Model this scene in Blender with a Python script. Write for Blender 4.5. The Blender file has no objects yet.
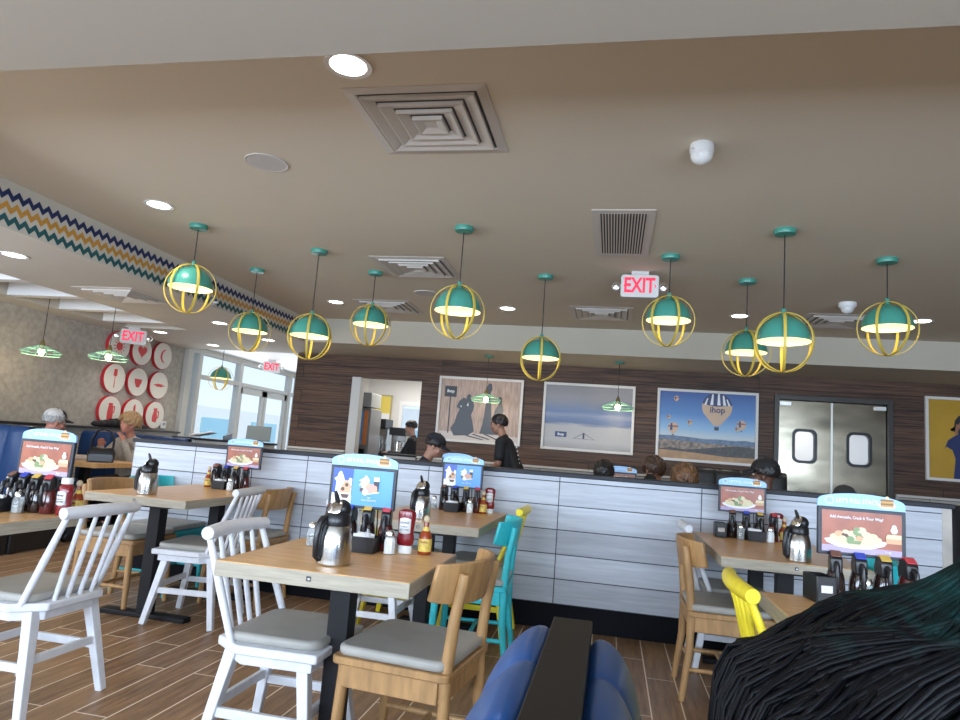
import bpy, bmesh, math, random
from math import sin, cos, pi, radians as rad, sqrt
from mathutils import Vector, Matrix, Euler
random.seed(7)
SC = bpy.context.scene
COL = SC.collection
I4 = Matrix.Identity(4)
def T(x, y, z): return Matrix.Translation((x, y, z))
def RX(a): return Matrix.Rotation(a, 4, 'X')
def RY(a): return Matrix.Rotation(a, 4, 'Y')
def RZ(a): return Matrix.Rotation(a, 4, 'Z')
def S(x, y, z): return Matrix.Diagonal((x, y, z, 1))

# ---------------------------------------------------------------- materials
MATS = {}
def _base(name):
    m = bpy.data.materials.new(name); m.use_nodes = True
    nt = m.node_tree
    return m, nt, nt.nodes['Principled BSDF'], nt.nodes, nt.links
def mat(name, col, rough=.5, metal=0., noise=0., nscale=20., stretch=(1, 1, 1), bump=0., coat=0., emit=None, estr=0., spec=.5, detail=3.):
    if name in MATS: return MATS[name]
    m, nt, b, N, L = _base(name)
    b.inputs['Base Color'].default_value = (*col, 1)
    b.inputs['Roughness'].default_value = rough
    b.inputs['Metallic'].default_value = metal
    b.inputs['Coat Weight'].default_value = coat
    b.inputs['Specular IOR Level'].default_value = spec
    if emit:
        b.inputs['Emission Color'].default_value = (*emit, 1); b.inputs['Emission Strength'].default_value = estr
    if noise or bump:
        tc = N.new('ShaderNodeTexCoord'); mp = N.new('ShaderNodeMapping'); nz = N.new('ShaderNodeTexNoise')
        mp.inputs['Scale'].default_value = stretch
        nz.inputs['Scale'].default_value = nscale; nz.inputs['Detail'].default_value = detail
        L.new(tc.outputs['Object'], mp.inputs[0]); L.new(mp.outputs[0], nz.inputs[0])
        if noise:
            r = N.new('ShaderNodeValToRGB'); L.new(nz.outputs[0], r.inputs[0])
            r.color_ramp.elements[0].position = .3; r.color_ramp.elements[1].position = .7
            r.color_ramp.elements[0].color = (*[c * (1 - noise) for c in col], 1)
            r.color_ramp.elements[1].color = (*[min(1, c * (1 + noise)) for c in col], 1)
            L.new(r.outputs[0], b.inputs['Base Color'])
        if bump:
            bp = N.new('ShaderNodeBump'); bp.inputs['Strength'].default_value = bump; bp.inputs['Distance'].default_value = .002
            L.new(nz.outputs[0], bp.inputs['Height']); L.new(bp.outputs[0], b.inputs['Normal'])
    MATS[name] = m
    return m
def planks(name, c1, c2, cm, bw, rh, mortar, axes, rough, off=.5, stretch=(2, 30), nstr=.5, shift=(0, 0), freq=2, rvar=0.):
    """boards laid in rows: axes=(along, across) picks the object axes"""
    m, nt, b, N, L = _base(name)
    tc = N.new('ShaderNodeTexCoord'); sp = N.new('ShaderNodeSeparateXYZ'); cb = N.new('ShaderNodeCombineXYZ')
    L.new(tc.outputs['Object'], sp.inputs[0])
    L.new(sp.outputs[axes[0]], cb.inputs[0]); L.new(sp.outputs[axes[1]], cb.inputs[1])
    mp = N.new('ShaderNodeMapping'); mp.inputs['Location'].default_value = (shift[0], shift[1], 0)
    L.new(cb.outputs[0], mp.inputs[0])
    br = N.new('ShaderNodeTexBrick'); br.offset = off; br.offset_frequency = freq; br.squash = 1
    br.inputs['Scale'].default_value = 1; br.inputs['Brick Width'].default_value = bw; br.inputs['Row Height'].default_value = rh
    br.inputs['Mortar Size'].default_value = mortar; br.inputs['Mortar Smooth'].default_value = .1; br.inputs['Bias'].default_value = 0
    br.inputs['Color1'].default_value = (0, 0, 0, 1); br.inputs['Color2'].default_value = (1, 1, 1, 1); br.inputs['Mortar'].default_value = (.5, .5, .5, 1)
    L.new(mp.outputs[0], br.inputs[0])
    # grain, shifted per board
    add = N.new('ShaderNodeVectorMath'); add.operation = 'MULTIPLY_ADD'
    L.new(br.outputs['Color'], add.inputs[0]); add.inputs[1].default_value = (7.3, 3.1, 5); L.new(mp.outputs[0], add.inputs[2])
    mp2 = N.new('ShaderNodeMapping'); mp2.inputs['Scale'].default_value = (stretch[0], stretch[1], 1); L.new(add.outputs[0], mp2.inputs[0])
    nz = N.new('ShaderNodeTexNoise'); nz.inputs['Scale'].default_value = 1; nz.inputs['Detail'].default_value = 5; nz.inputs['Roughness'].default_value = .65
    L.new(mp2.outputs[0], nz.inputs[0])
    mix0 = N.new('ShaderNodeMath'); mix0.operation = 'MULTIPLY_ADD'; mix0.inputs[1].default_value = .35
    L.new(br.outputs['Color'], mix0.inputs[0])
    sc = N.new('ShaderNodeMath'); sc.operation = 'MULTIPLY_ADD'; sc.inputs[1].default_value = nstr * 3; sc.inputs[2].default_value = .33 - nstr * 1.5
    L.new(nz.outputs[0], sc.inputs[0]); L.new(sc.outputs[0], mix0.inputs[2]); mix0.use_clamp = True
    mx = N.new('ShaderNodeMix'); mx.data_type = 'RGBA'; mx.inputs[6].default_value = (*c1, 1); mx.inputs[7].default_value = (*c2, 1)
    L.new(mix0.outputs[0], mx.inputs[0])
    mm = N.new('ShaderNodeMix'); mm.data_type = 'RGBA'; mm.inputs[7].default_value = (*cm, 1)
    L.new(br.outputs['Fac'], mm.inputs[0]); L.new(mx.outputs[2], mm.inputs[6]); L.new(mm.outputs[2], b.inputs['Base Color'])
    b.inputs['Roughness'].default_value = rough
    bp = N.new('ShaderNodeBump'); bp.inputs['Strength'].default_value = .35; bp.inputs['Distance'].default_value = .003; bp.invert = True
    L.new(br.outputs['Fac'], bp.inputs['Height']); L.new(bp.outputs[0], b.inputs['Normal'])
    MATS[name] = m
    return m
def glassy(name, col=(1, 1, 1), alpha=.12, rough=.02):
    m, nt, b, N, L = _base(name)
    b.inputs['Base Color'].default_value = (*col, 1); b.inputs['Roughness'].default_value = rough
    tr = N.new('ShaderNodeBsdfTransparent'); tr.inputs[0].default_value = (*[.9 + .1 * c for c in col], 1)
    mx = N.new('ShaderNodeMixShader'); mx.inputs[0].default_value = alpha
    L.new(tr.outputs[0], mx.inputs[1]); L.new(b.outputs[0], mx.inputs[2]); L.new(mx.outputs[0], N['Material Output'].inputs[0])
    MATS[name] = m
    return m

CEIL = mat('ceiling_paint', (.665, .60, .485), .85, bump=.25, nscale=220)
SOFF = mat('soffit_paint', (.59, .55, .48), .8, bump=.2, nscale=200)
DARKWOOD = planks('dark_wall_boards', (.022, .010, .0065), (.155, .078, .044), (.006, .004, .003), 4.3, .19, .004, (0, 2), .6, .5, (1.6, 48), 1.0, shift=(.3, .02))
WHITEWOOD = planks('whitewashed_boards', (.375, .40, .46), (.65, .68, .745), (.04, .045, .055), .96, .166, .0035, (0, 2), .55, 0, (2.2, 42), .55, shift=(.35, -.016))
WAINWOOD = planks('wainscot_boards', (.36, .33, .29), (.60, .56, .50), (.09, .08, .07), .96, .166, .0035, (0, 2), .6, .5, (2.2, 42), .5)
FLOORM = planks('floor_plank_tile', (.125, .066, .033), (.395, .23, .118), (.82, .68, .53), .92, .158, .0036, (1, 0), .42, .37, (3.5, 34), .62, shift=(.2, .07), freq=2)
GREYWALL = mat('grey_wall_covering', (.40, .37, .325), .9, noise=.16, nscale=16, detail=7)
WHITE = mat('white_paint', (.80, .80, .80), .5)
OFFWHITE = mat('off_white_paint', (.66, .645, .61), .6)
KITCHENW = mat('kitchen_wall', (.72, .71, .69), .7)
CHAIRW = mat('white_chair_paint', (.69, .70, .74), .38, noise=.05, nscale=30)
CHAIRY = mat('yellow_chair_paint', (.83, .67, .03), .38, noise=.06, nscale=30)
TURQ = mat('turquoise_chair_paint', (.03, .47, .52), .38, noise=.06, nscale=30)
OAK = mat('oak_chair_wood', (.40, .225, .092), .42, noise=.22, nscale=6, stretch=(6, 6, 1), detail=5)
CUSH = mat('grey_seat_vinyl', (.36, .345, .315), .42, noise=.07, nscale=9)
TOPM = mat('tabletop_wood', (.66, .385, .165), .33, noise=.22, nscale=3, stretch=(2.2, 18, 4), detail=6, spec=.4)
EDGEM = mat('tabletop_edge', (.37, .325, .25), .45, noise=.16, nscale=5, stretch=(1.5, 1.5, 24), detail=5)
BLACK = mat('black_metal', (.008, .008, .010), .5, spec=.25)
BLACKP = mat('black_plastic', (.011, .011, .013), .32)
TOEK = mat('black_toe_kick', (.003, .003, .006), .6, spec=.15)
CAPM = mat('dark_cap_board', (.026, .028, .036), .5, spec=.3)
LEDGEM = mat('dark_brown_ledge', (.019, .015, .013), .55, spec=.15)
BLUEV = mat('blue_vinyl', (.013, .062, .205), .36, spec=.25, noise=.12, nscale=3, bump=.1)
BLUED = mat('navy_vinyl', (.012, .042, .13), .4, spec=.3, noise=.15, nscale=3)
BLACKV = mat('black_vinyl', (.013, .013, .014), .4)
STEEL = mat('brushed_steel', (.52, .515, .50), .22, 1., noise=.05, nscale=4, stretch=(60, 60, 1))
STEELD = mat('steel_door_skin', (.28, .25, .19), .2, 1., noise=.35, nscale=2.2, stretch=(1, 1, 2.5), bump=.6, detail=1.5)
CHROME = mat('chrome', (.8, .8, .8), .12, 1.)
ALU = mat('aluminium', (.55, .54, .52), .35, 1.)
TEAL = mat('teal_enamel', (.06, .285, .22), .32)
YEL = mat('yellow_enamel', (.62, .45, .07), .4)
MINT = mat('mint_wire', (.26, .55, .42), .4)
BRASS = mat('brass', (.34, .25, .10), .35, .8)
CORD = mat('black_cord', (.01, .01, .01), .6)
GLOWY = mat('lamp_inner_glow', (.9, .8, .45), .6, emit=(1., .84, .44), estr=.82)
LBULB = mat('pendant_bulb_glow', (1, .9, .7), .4, emit=(1., .85, .5), estr=1.6)
BULB = mat('bulb_glow', (1, .9, .7), .4, emit=(1., .82, .5), estr=14)
DOWN = mat('downlight_glow', (1, 1, 1), .5, emit=(1., .94, .86), estr=9)
EXITR = mat('exit_letter_glow', (.35, .01, .03), .5, emit=(1., .035, .10), estr=.85)
EXITW = mat('exit_housing', (.62, .60, .58), .5)
VENTM = mat('vent_enamel', (.60, .56, .51), .5)
VENTD = mat('vent_dark', (.10, .10, .10), .7)
GRILD = mat('grille_dark', (.03, .03, .03), .8)
PLW = mat('white_plastic', (.72, .72, .71), .4)
RED = mat('red_plate_rim', (.55, .02, .03), .45)
REDI = mat('red_icon', (.62, .045, .05), .5)
CREAM = mat('cream_plate_face', (.74, .70, .62), .55)
NAVYC = mat('navy_zigzag', (.012, .025, .10), .6)
GOLDC = mat('gold_zigzag', (.55, .27, .045), .6)
TEALC = mat('teal_zigzag', (.012, .095, .11), .6)
KET = mat('ketchup_plastic', (.19, .006, .012), .25, coat=.3)
SAUCE = mat('hot_sauce', (.28, .045, .012), .2)
YLAB = mat('yellow_label', (.66, .48, .10), .5, noise=.25, nscale=60)
WLAB = mat('white_label', (.80, .79, .78), .5)
WOODCAP = mat('wooden_cap', (.56, .45, .29), .55)
SYRUP = mat('syrup_jug', (.022, .010, .008), .1, coat=.4)
SYRUPR = mat('syrup_jug_red', (.085, .012, .012), .12, coat=.4)
SALT = mat('salt_fill', (.80, .80, .80), .5)
PEPPER = mat('pepper_fill', (.20, .20, .19), .6, noise=.5, nscale=250)
SHGLASS = glassy('shaker_glass', (.9, .95, .95), .22)
PANE = glassy('window_pane', (.85, .95, 1.), .06)
PACK = mat('packet_paper', (.78, .76, .76), .6)
HEADB = mat('sign_header_blue', (.30, .55, .88), .35)
HEADB2 = mat('sign_header_pale', (.50, .70, .93), .35)
SIGNF = mat('sign_frame', (.012, .016, .028), .4)
PRB = mat('print_blue', (.09, .31, .80), .3)
PRBD = mat('print_deep_blue', (.02, .08, .45), .3)
PRW = mat('print_white', (.80, .81, .84), .35)
PRR = mat('print_rust', (.34, .10, .055), .3, noise=.22, nscale=14)
PRT = mat('print_tan', (.62, .36, .20), .35)
PRBR = mat('print_brown', (.10, .035, .02), .35)
PRG = mat('print_green', (.20, .28, .12), .35)
PRY = mat('print_cream', (.68, .60, .36), .35)
PRP = mat('print_pink', (.63, .33, .27), .35)
INK = mat('dark_ink', (.03, .03, .04), .5)
SKY_P = None

# ---------------------------------------------------------------- mesh builder
class M:
    def __init__(s): s.v = []; s.f = []; s.m = []
    def add(s, vs, fs, mi=0, X=None):
        o = len(s.v)
        s.v += [tuple(X @ Vector(p)) for p in vs] if X is not None else [tuple(p) for p in vs]
        s.f += [tuple(i + o for i in f) for f in fs]; s.m += [mi] * len(fs)
        return s
    def box(s, c, d, mi=0, X=None):
        x, y, z = c; a, b, e = d[0] / 2, d[1] / 2, d[2] / 2
        vs = [(x + i * a, y + j * b, z + k * e) for i in (-1, 1) for j in (-1, 1) for k in (-1, 1)]
        return s.add(vs, [(0, 1, 3, 2), (4, 6, 7, 5), (0, 4, 5, 1), (2, 3, 7, 6), (0, 2, 6, 4), (1, 5, 7, 3)], mi, X)
    def span(s, a, b, mi=0, X=None):
        return s.box([(p + q) / 2 for p, q in zip(a, b)], [abs(q - p) for p, q in zip(a, b)], mi, X)
    def prism(s, poly, a, b, axis='z', mi=0, X=None):
        """poly (u,v); extruded from a to b: z->(u,v,w)  y->(u,w,v)  x->(w,u,v)"""
        fn = {'z': lambda u, v, w: (u, v, w), 'y': lambda u, v, w: (u, w, v), 'x': lambda u, v, w: (w, u, v)}[axis]
        n = len(poly); vs = [fn(u, v, a) for u, v in poly] + [fn(u, v, b) for u, v in poly]
        fs = [tuple(range(n - 1, -1, -1)), tuple(range(n, 2 * n))] + [(i, (i + 1) % n, n + (i + 1) % n, n + i) for i in range(n)]
        return s.add(vs, fs, mi, X)
    def bar(s, p, q, w, h=None, w2=None, h2=None, mi=0, up=(0, 0, 1)):
        p, q = Vector(p), Vector(q); h = h or w; w2 = w2 or w; h2 = h2 or h
        d = (q - p).normalized(); u = Vector(up)
        if abs(d.dot(u)) > .98: u = Vector((0, 1, 0))
        r = d.cross(u).normalized(); u = r.cross(d)
        vs = [p + r * i * w / 2 + u * j * h / 2 for i, j in ((-1, -1), (1, -1), (1, 1), (-1, 1))] + [q + r * i * w2 / 2 + u * j * h2 / 2 for i, j in ((-1, -1), (1, -1), (1, 1), (-1, 1))]
        return s.add(vs, [(3, 2, 1, 0), (4, 5, 6, 7), (0, 1, 5, 4), (1, 2, 6, 5), (2, 3, 7, 6), (3, 0, 4, 7)], mi)
    def tube(s, pts, r, n=10, mi=0, closed=False, X=None):
        pts = [Vector(p) for p in pts]; k = len(pts)
        rs = r if isinstance(r, (list, tuple)) else [r] * k
        vs = []; u = None
        for i, p in enumerate(pts):
            d = ((pts[(i + 1) % k] if closed else pts[min(i + 1, k - 1)]) - (pts[i - 1] if closed else pts[max(i - 1, 0)])).normalized()
            if u is None:
                u = Vector((0, 0, 1)) if abs(d.z) < .9 else Vector((1, 0, 0))
            u = (u - d * u.dot(d)).normalized(); w = d.cross(u)
            vs += [p + (u * cos(2 * pi * j / n) + w * sin(2 * pi * j / n)) * rs[i] for j in range(n)]
        fs = []
        for i in range(k if closed else k - 1):
            a, b = i * n, ((i + 1) % k) * n
            fs += [(a + j, a + (j + 1) % n, b + (j + 1) % n, b + j) for j in range(n)]
        if not closed: fs += [tuple(range(n - 1, -1, -1)), tuple(range((k - 1) * n, k * n))]
        return s.add(vs, fs, mi, X)
    def lathe(s, prof, n=20, mi=0, X=None, cap=True):
        vs = []; k = len(prof)
        for r, z in prof: vs += [(r * cos(2 * pi * j / n), r * sin(2 * pi * j / n), z) for j in range(n)]
        fs = []
        for i in range(k - 1):
            a, b = i * n, (i + 1) * n
            fs += [(a + j, a + (j + 1) % n, b + (j + 1) % n, b + j) for j in range(n)]
        if cap: fs += [tuple(range(n - 1, -1, -1)), tuple(range((k - 1) * n, k * n))]
        return s.add(vs, fs, mi, X)
    def ball(s, c, r, n=14, k=9, mi=0, X=None):
        rx, ry, rz = r if isinstance(r, (tuple, list)) else (r, r, r)
        prof = [(max(.0001, sin(pi * i / k)), -cos(pi * i / k)) for i in range(k + 1)]
        Y = T(*c) @ S(rx, ry, rz)
        return s.lathe(prof, n, mi, (X @ Y) if X is not None else Y)
    def cap(s, p, q, r0, r1, n=12):
        s.ball(p, r0, n, 8); s.ball(q, r1, n, 8); return s.tube([p, q], [r0, r1], n)
    def build(s, name, mats, parent=None, bevel=0., X=None, smooth=38, sub=0, seg=2, solid=0.):
        me = bpy.data.meshes.new(name); me.from_pydata(s.v, [], s.f)
        mats = mats if isinstance(mats, (list, tuple)) else [mats]
        for m in mats: me.materials.append(m)
        me.polygons.foreach_set('material_index', s.m)
        bm = bmesh.new(); bm.from_mesh(me); bmesh.ops.recalc_face_normals(bm, faces=bm.faces); bm.to_mesh(me); bm.free()
        if smooth: me.shade_smooth(); me.set_sharp_from_angle(angle=rad(smooth))
        me.update()
        o = bpy.data.objects.new(name, me); COL.objects.link(o)
        if parent is not None: o.parent = parent
        if X is not None: o.matrix_local = X
        if solid:
            d = o.modifiers.new('thickness', 'SOLIDIFY'); d.thickness = solid
        if bevel:
            b = o.modifiers.new('bevel', 'BEVEL'); b.width = bevel; b.segments = seg; b.limit_method = 'ANGLE'; b.angle_limit = rad(40); b.harden_normals = False
        if sub:
            d = o.modifiers.new('subdiv', 'SUBSURF'); d.levels = sub; d.render_levels = sub
        return o
def tag(o, label, cat, group=None):
    o['label'] = label; o['category'] = cat
    if group: o['group'] = group
    return o
def thing(name, label, cat, loc=(0, 0, 0), rz=0., group=None):
    o = bpy.data.objects.new(name, None); o.empty_display_size = .1; COL.objects.link(o)
    o.location = loc; o.rotation_euler = (0, 0, rz)
    return tag(o, label, cat, group)
def dup(root, loc, rz=None, label=None, group=None):
    def cp(o, par):
        c = o.copy(); COL.objects.link(c)
        if par is not None:
            c.parent = par; c.matrix_parent_inverse = o.matrix_parent_inverse.copy()
        for ch in list(o.children): cp(ch, c)
        return c
    r = cp(root, None); r.location = loc
    if rz is not None: r.rotation_euler = (0, 0, rz)
    if label: r['label'] = label
    if group: r['group'] = group
    return r
def struct(name, m, mats, bevel=0., parent=None):
    o = m.build(name, mats, parent, bevel)
    if parent is None: o['kind'] = 'structure'
    return o
def text_mesh(txt, size, depth=.0006, align='CENTER', bold=0.):
    cu = bpy.data.curves.new('lettering', 'FONT'); cu.body = txt; cu.size = size; cu.extrude = depth; cu.align_x = align; cu.align_y = 'CENTER'; cu.offset = bold
    cu.resolution_u = 2
    o = bpy.data.objects.new('lettering', cu); COL.objects.link(o)
    dg = bpy.context.evaluated_depsgraph_get(); dg.update()
    me = bpy.data.meshes.new_from_object(o.evaluated_get(dg))
    bpy.data.objects.remove(o); bpy.data.curves.remove(cu)
    m = M(); m.add([tuple(v.co) for v in me.vertices], [tuple(p.vertices) for p in me.polygons])
    bpy.data.meshes.remove(me)
    return m
FACE_Y = RX(pi / 2)           # text lying in xy -> standing, read from -y
def text_on(mm, txt, size, x, z, y, mi=0, sx=1., bold=0., rot=0.):
    """put lettering facing -y into an existing mesh"""
    t = text_mesh(txt, size, .0008, 'CENTER', bold)
    mm.add(t.v, t.f, mi, T(x, y, z) @ FACE_Y @ RZ(rot) @ S(sx, 1, 1))
def voxel(m, name, material, parent, size, smooth=4, X=None):
    tmp = m.build('tmp', [material], None, smooth=0)
    r = tmp.modifiers.new('r', 'REMESH'); r.mode = 'VOXEL'; r.voxel_size = size
    if smooth:
        q = tmp.modifiers.new('s', 'SMOOTH'); q.factor = .5; q.iterations = smooth
    dg = bpy.context.evaluated_depsgraph_get(); dg.update()
    me = bpy.data.meshes.new_from_object(tmp.evaluated_get(dg)); me.name = name
    om = tmp.data; bpy.data.objects.remove(tmp); bpy.data.meshes.remove(om)
    me.materials.clear(); me.materials.append(material); me.shade_smooth()
    o = bpy.data.objects.new(name, me); COL.objects.link(o)
    if parent is not None: o.parent = parent
    if X is not None: o.matrix_local = X
    return o
def circ(r, n=24, cx=0, cy=0, ry=None): return [(cx + r * cos(2 * pi * i / n), cy + (ry or r) * sin(2 * pi * i / n)) for i in range(n)]
def rrect(w, h, r, n=5, cx=0, cy=0):
    out = []
    for sx, sy, a0 in ((1, 1, 0), (-1, 1, 90), (-1, -1, 180), (1, -1, 270)):
        for i in range(n + 1):
            a = rad(a0 + 90 * i / n); out.append((cx + sx * (w / 2 - r) + r * cos(a), cy + sy * (h / 2 - r) + r * sin(a)))
    return out

# ---------------------------------------------------------------- room shell
XL, XR, YF, YB = -6.77, 5.6, -2.6, 9.25
ZC, ZS = 2.75, 2.43
struct('floor', M().span((XL - .15, YF - .15, -.1), (XR + .15, 13.4, 0)), FLOORM)
# dropped soffits and main ceiling
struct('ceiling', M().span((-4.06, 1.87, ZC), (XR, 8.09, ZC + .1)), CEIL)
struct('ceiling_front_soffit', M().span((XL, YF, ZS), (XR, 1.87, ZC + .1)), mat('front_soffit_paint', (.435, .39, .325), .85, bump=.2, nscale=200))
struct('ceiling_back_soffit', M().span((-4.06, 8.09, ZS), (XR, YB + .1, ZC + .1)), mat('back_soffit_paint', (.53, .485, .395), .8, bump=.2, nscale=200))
RX0, RY0, RY1 = -5.43, 3.3, 7.55       # recess with beams above the left booths
RXW = -6.34
m = M().span((XL, RY0, ZS), (RXW, RY1, ZC)).span((RX0, 1.87, ZS), (-4.06, YB + .1, ZC + .1)).span((XL, 1.87, ZS), (RX0, RY0, ZC + .1)).span((XL, RY1, ZS), (RX0, YB + .1, ZC + .1)).span((XL, RY0, ZC), (RX0, RY1, ZC + .1))
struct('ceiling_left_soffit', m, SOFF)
for i in range(6):
    y = 3.75 + i * .68
    b = M().span((RXW + .004, y - .02, ZS + .004), (RX0 - .004, y + .1, ZC - .002)).build('ceiling_beam', WHITE, None, .006)
    tag(b, 'white ceiling beam %s from the front above the grey wall' % ('one', 'two', 'three', 'four', 'five', 'six')[i], 'ceiling beam', 'white beams in the ceiling recess')
    b['kind'] = 'structure'; b.name = 'trim_%d' % (10 + i)
struct('ceiling_vestibule', M().span((XL, YB + .1, 2.5), (-4.72, 13.4, 2.6)), WHITE)
# walls
ADDED_WINS = [(-2.2, .6), (1., 3.6)]  # unseen side windows, added to brighten the ceiling on the left
m = M().span((XL - .15, 3.6, 0), (XL, 9.45, ZC + .1)).span((XL - .15, YF, 0), (XL, 3.6, .8)).span((XL - .15, YF, 2.3), (XL, 3.6, ZC + .1)).span((XL - .15, YF, .8), (XL, -2.2, 2.3)).span((XL - .15, .6, .8), (XL, 1., 2.3))
struct('wall_left', m, GREYWALL)
for i, (a, b) in enumerate(ADDED_WINS):
    m = M().span((XL - .1, a, .8), (XL - .04, a + .05, 2.3)).span((XL - .1, b - .05, .8), (XL - .04, b, 2.3)).span((XL - .1, a + .05, .8), (XL - .04, b - .05, .85)).span((XL - .1, a + .05, 2.25), (XL - .04, b - .05, 2.3))
    o = struct('window_%d' % (8 + i), m, ALU)
    M().span((XL - .072, a + .05, .85), (XL - .066, b - .05, 2.25)).build('window_glass', PANE, o)
struct('wall_right', M().span((XR, YF, 0), (XR + .15, YB + .1, ZC + .1)), DARKWOOD)
DX0, DX1 = 2.10, 3.38
OX0, OX1 = -3.75, -2.74
m = M()
m.span((-4.72, YB, 0), (OX0, YB + .12, ZS)).span((OX0, YB, 2.11), (OX1, YB + .12, ZS)).span((OX1, YB, 0), (DX0, YB + .12, ZS)).span((DX0, YB, 2.13), (DX1, YB + .12, ZS)).span((DX1, YB, 0), (XR, YB + .12, ZS))
struct('wall_back', m, DARKWOOD)
struct('wall_vestibule_side', M().span((-4.72, YB + .12, 0), (-4.60, 13.4, 2.6)), OFFWHITE)
m = M()
for a, b in ((-4.72, OX0 - .06), (OX1 + .03, DX0 - .08), (DX1 + .08, XR)):
    m.span((a, YB - .022, 0), (b, YB - .001, 1.0))
struct('trim_1', m, WAINWOOD)
m = M()
for a, b in ((-4.72, OX0 - .06), (OX1 + .03, DX0 - .08), (DX1 + .08, XR)):
    m.span((a, YB - .05, 1.0), (b, YB - .001, 1.03))
struct('trim_2', m, OFFWHITE, .004)
# front wall with the dining-room windows (behind the photographer)
WINS = [(-6.3, -3.6), (-3.2, -.4), (0., 2.6), (3., 5.3)]
m = M().span((XL, YF - .15, 0), (XR, YF, .75)).span((XL, YF - .15, 2.3), (XR, YF, ZC))
xs = [XL] + [q for w in WINS for q in w] + [XR]
for i in range(0, len(xs), 2): m.span((xs[i], YF - .15, .75), (xs[i + 1], YF, 2.3))
struct('wall_front', m, OFFWHITE)
for i, (a, b) in enumerate(WINS):
    w = M(); t = .05
    w.span((a, YF - .1, .75), (a + t, YF - .04, 2.3)).span((b - t, YF - .1, .75), (b, YF - .04, 2.3)).span((a + t, YF - .1, .75), (b - t, YF - .04, .75 + t)).span((a + t, YF - .1, 2.3 - t), (b - t, YF - .04, 2.3)).span(((a + b) / 2 - .02, YF - .1, .8), ((a + b) / 2 + .02, YF - .04, 2.25))
    o = struct('window_%d' % (i + 1), w, ALU)
    M().span((a + t, YF - .072, .8), (b - t, YF - .066, 2.25)).build('window_glass', PANE, o)
# entrance storefront on the left, beyond the grey wall
GX = XL + .02
m = M()
for y, wd in ((9.50, .14), (9.78, .09), (11.03, .09), (12.95, .1), (13.35, .1)): m.span((GX - .06, y - wd / 2, 0), (GX + .06, y + wd / 2, 2.5))
m.span((GX - .05, 9.45, 2.40), (GX + .05, 13.4, 2.5)).span((GX - .05, 9.8, 2.0), (GX + .05, 13.3, 2.07)).span((GX - .05, 9.5, 0), (GX + .05, 11.0, .25)).span((GX - .05, 12.95, 0), (GX + .05, 13.4, .25))
o = struct('window_5', m, mat('storefront_frame', (.50, .48, .44), .45), .004)
M().span((GX - .005, 9.8, .25), (GX + .005, 11., 2.0)).span((GX - .005, 9.8, 2.07), (GX + .005, 13.3, 2.4)).span((GX - .005, 13., .25), (GX + .005, 13.3, 2.0)).span((GX - .005, 9.56, .25), (GX + .005, 9.74, 2.4)).build('window_glass', PANE, o)
for i, (a, b) in enumerate(((11.09, 11.98), (12.0, 12.89))):
    m = M().span((GX - .025, a, 0), (GX + .025, a + .09, 1.99)).span((GX - .025, b - .09, 0), (GX + .025, b, 1.99)).span((GX - .025, a, 1.88), (GX + .025, b, 1.99)).span((GX - .025, a, 0), (GX + .025, b, .25))
    o = struct('door_%d' % (i + 1), m, MATS['storefront_frame'])
    M().span((GX - .004, a + .09, .25), (GX + .004, b - .09, 1.88)).build('door_glass', PANE, o)
    hy = b - .13 if i == 0 else a + .13
    M().tube([(GX + .07, hy, .9), (GX + .07, hy, 1.3)], .012).tube([(GX + .02, hy, .95), (GX + .07, hy, .95)], .008).tube([(GX + .02, hy, 1.25), (GX + .07, hy, 1.25)], .008).build('door_handle', ALU, o)
# vestibule end wall: glazed
m = M().span((XL, 13.3, 0), (-4.72, 13.4, .3)).span((XL, 13.3, 2.3), (-4.72, 13.4, 2.5))
for x in (XL + .1, -5.75, -4.8): m.span((x - .05, 13.3, .3), (x + .05, 13.4, 2.3))
o = struct('window_6', m, MATS['storefront_frame'])
M().span((XL + .15, 13.345, .3), (-5.8, 13.355, 2.3)).span((-5.7, 13.345, .3), (-4.85, 13.355, 2.3)).build('window_glass', PANE, o)
# chair rail and ledge on the grey wall
struct('trim_3', M().span((XL, YF, 1.08), (XL + .14, 9.4, 1.11)), mat('wall_ledge_dark', (.02, .02, .022), .4), .004)
struct('trim_4', M().span((XL, YF, .0), (XL + .03, 9.4, 1.08)), WAINWOOD)

# partition between the tables and the back booths
PY = 4.80
PX0, PX1 = -3.78, 2.12
pt = thing('partition_wall', 'long low partition clad in whitewashed boards with a dark cap, across the room', 'partition', ((PX0 + PX1) / 2, PY + .08, 0))
cx = (PX0 + PX1) / 2
LX = T(-cx, -PY - .08, 0)
o = M().span((PX0, PY, .18), (PX1, PY + .16, 1.045)).build('board_cladding', WHITEWOOD, pt, X=LX)
o = M().span((PX0 - .02, PY - .012, 1.045), (PX1 + .02, PY + .18, 1.075)).build('cap', CAPM, pt, .004, X=LX)
o = M().span((PX0 + .02, PY + .06, 0), (PX1 - .02, PY + .12, .18)).build('toe_kick', TOEK, pt, X=LX)
o = M().span((PX1 - .055, PY - .004, .18), (PX1 + .002, PY + .164, 1.044)).build('corner_post', mat('corner_post_wood', (.52, .48, .43), .55, noise=.15, nscale=8), pt, .003, X=LX)

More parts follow.
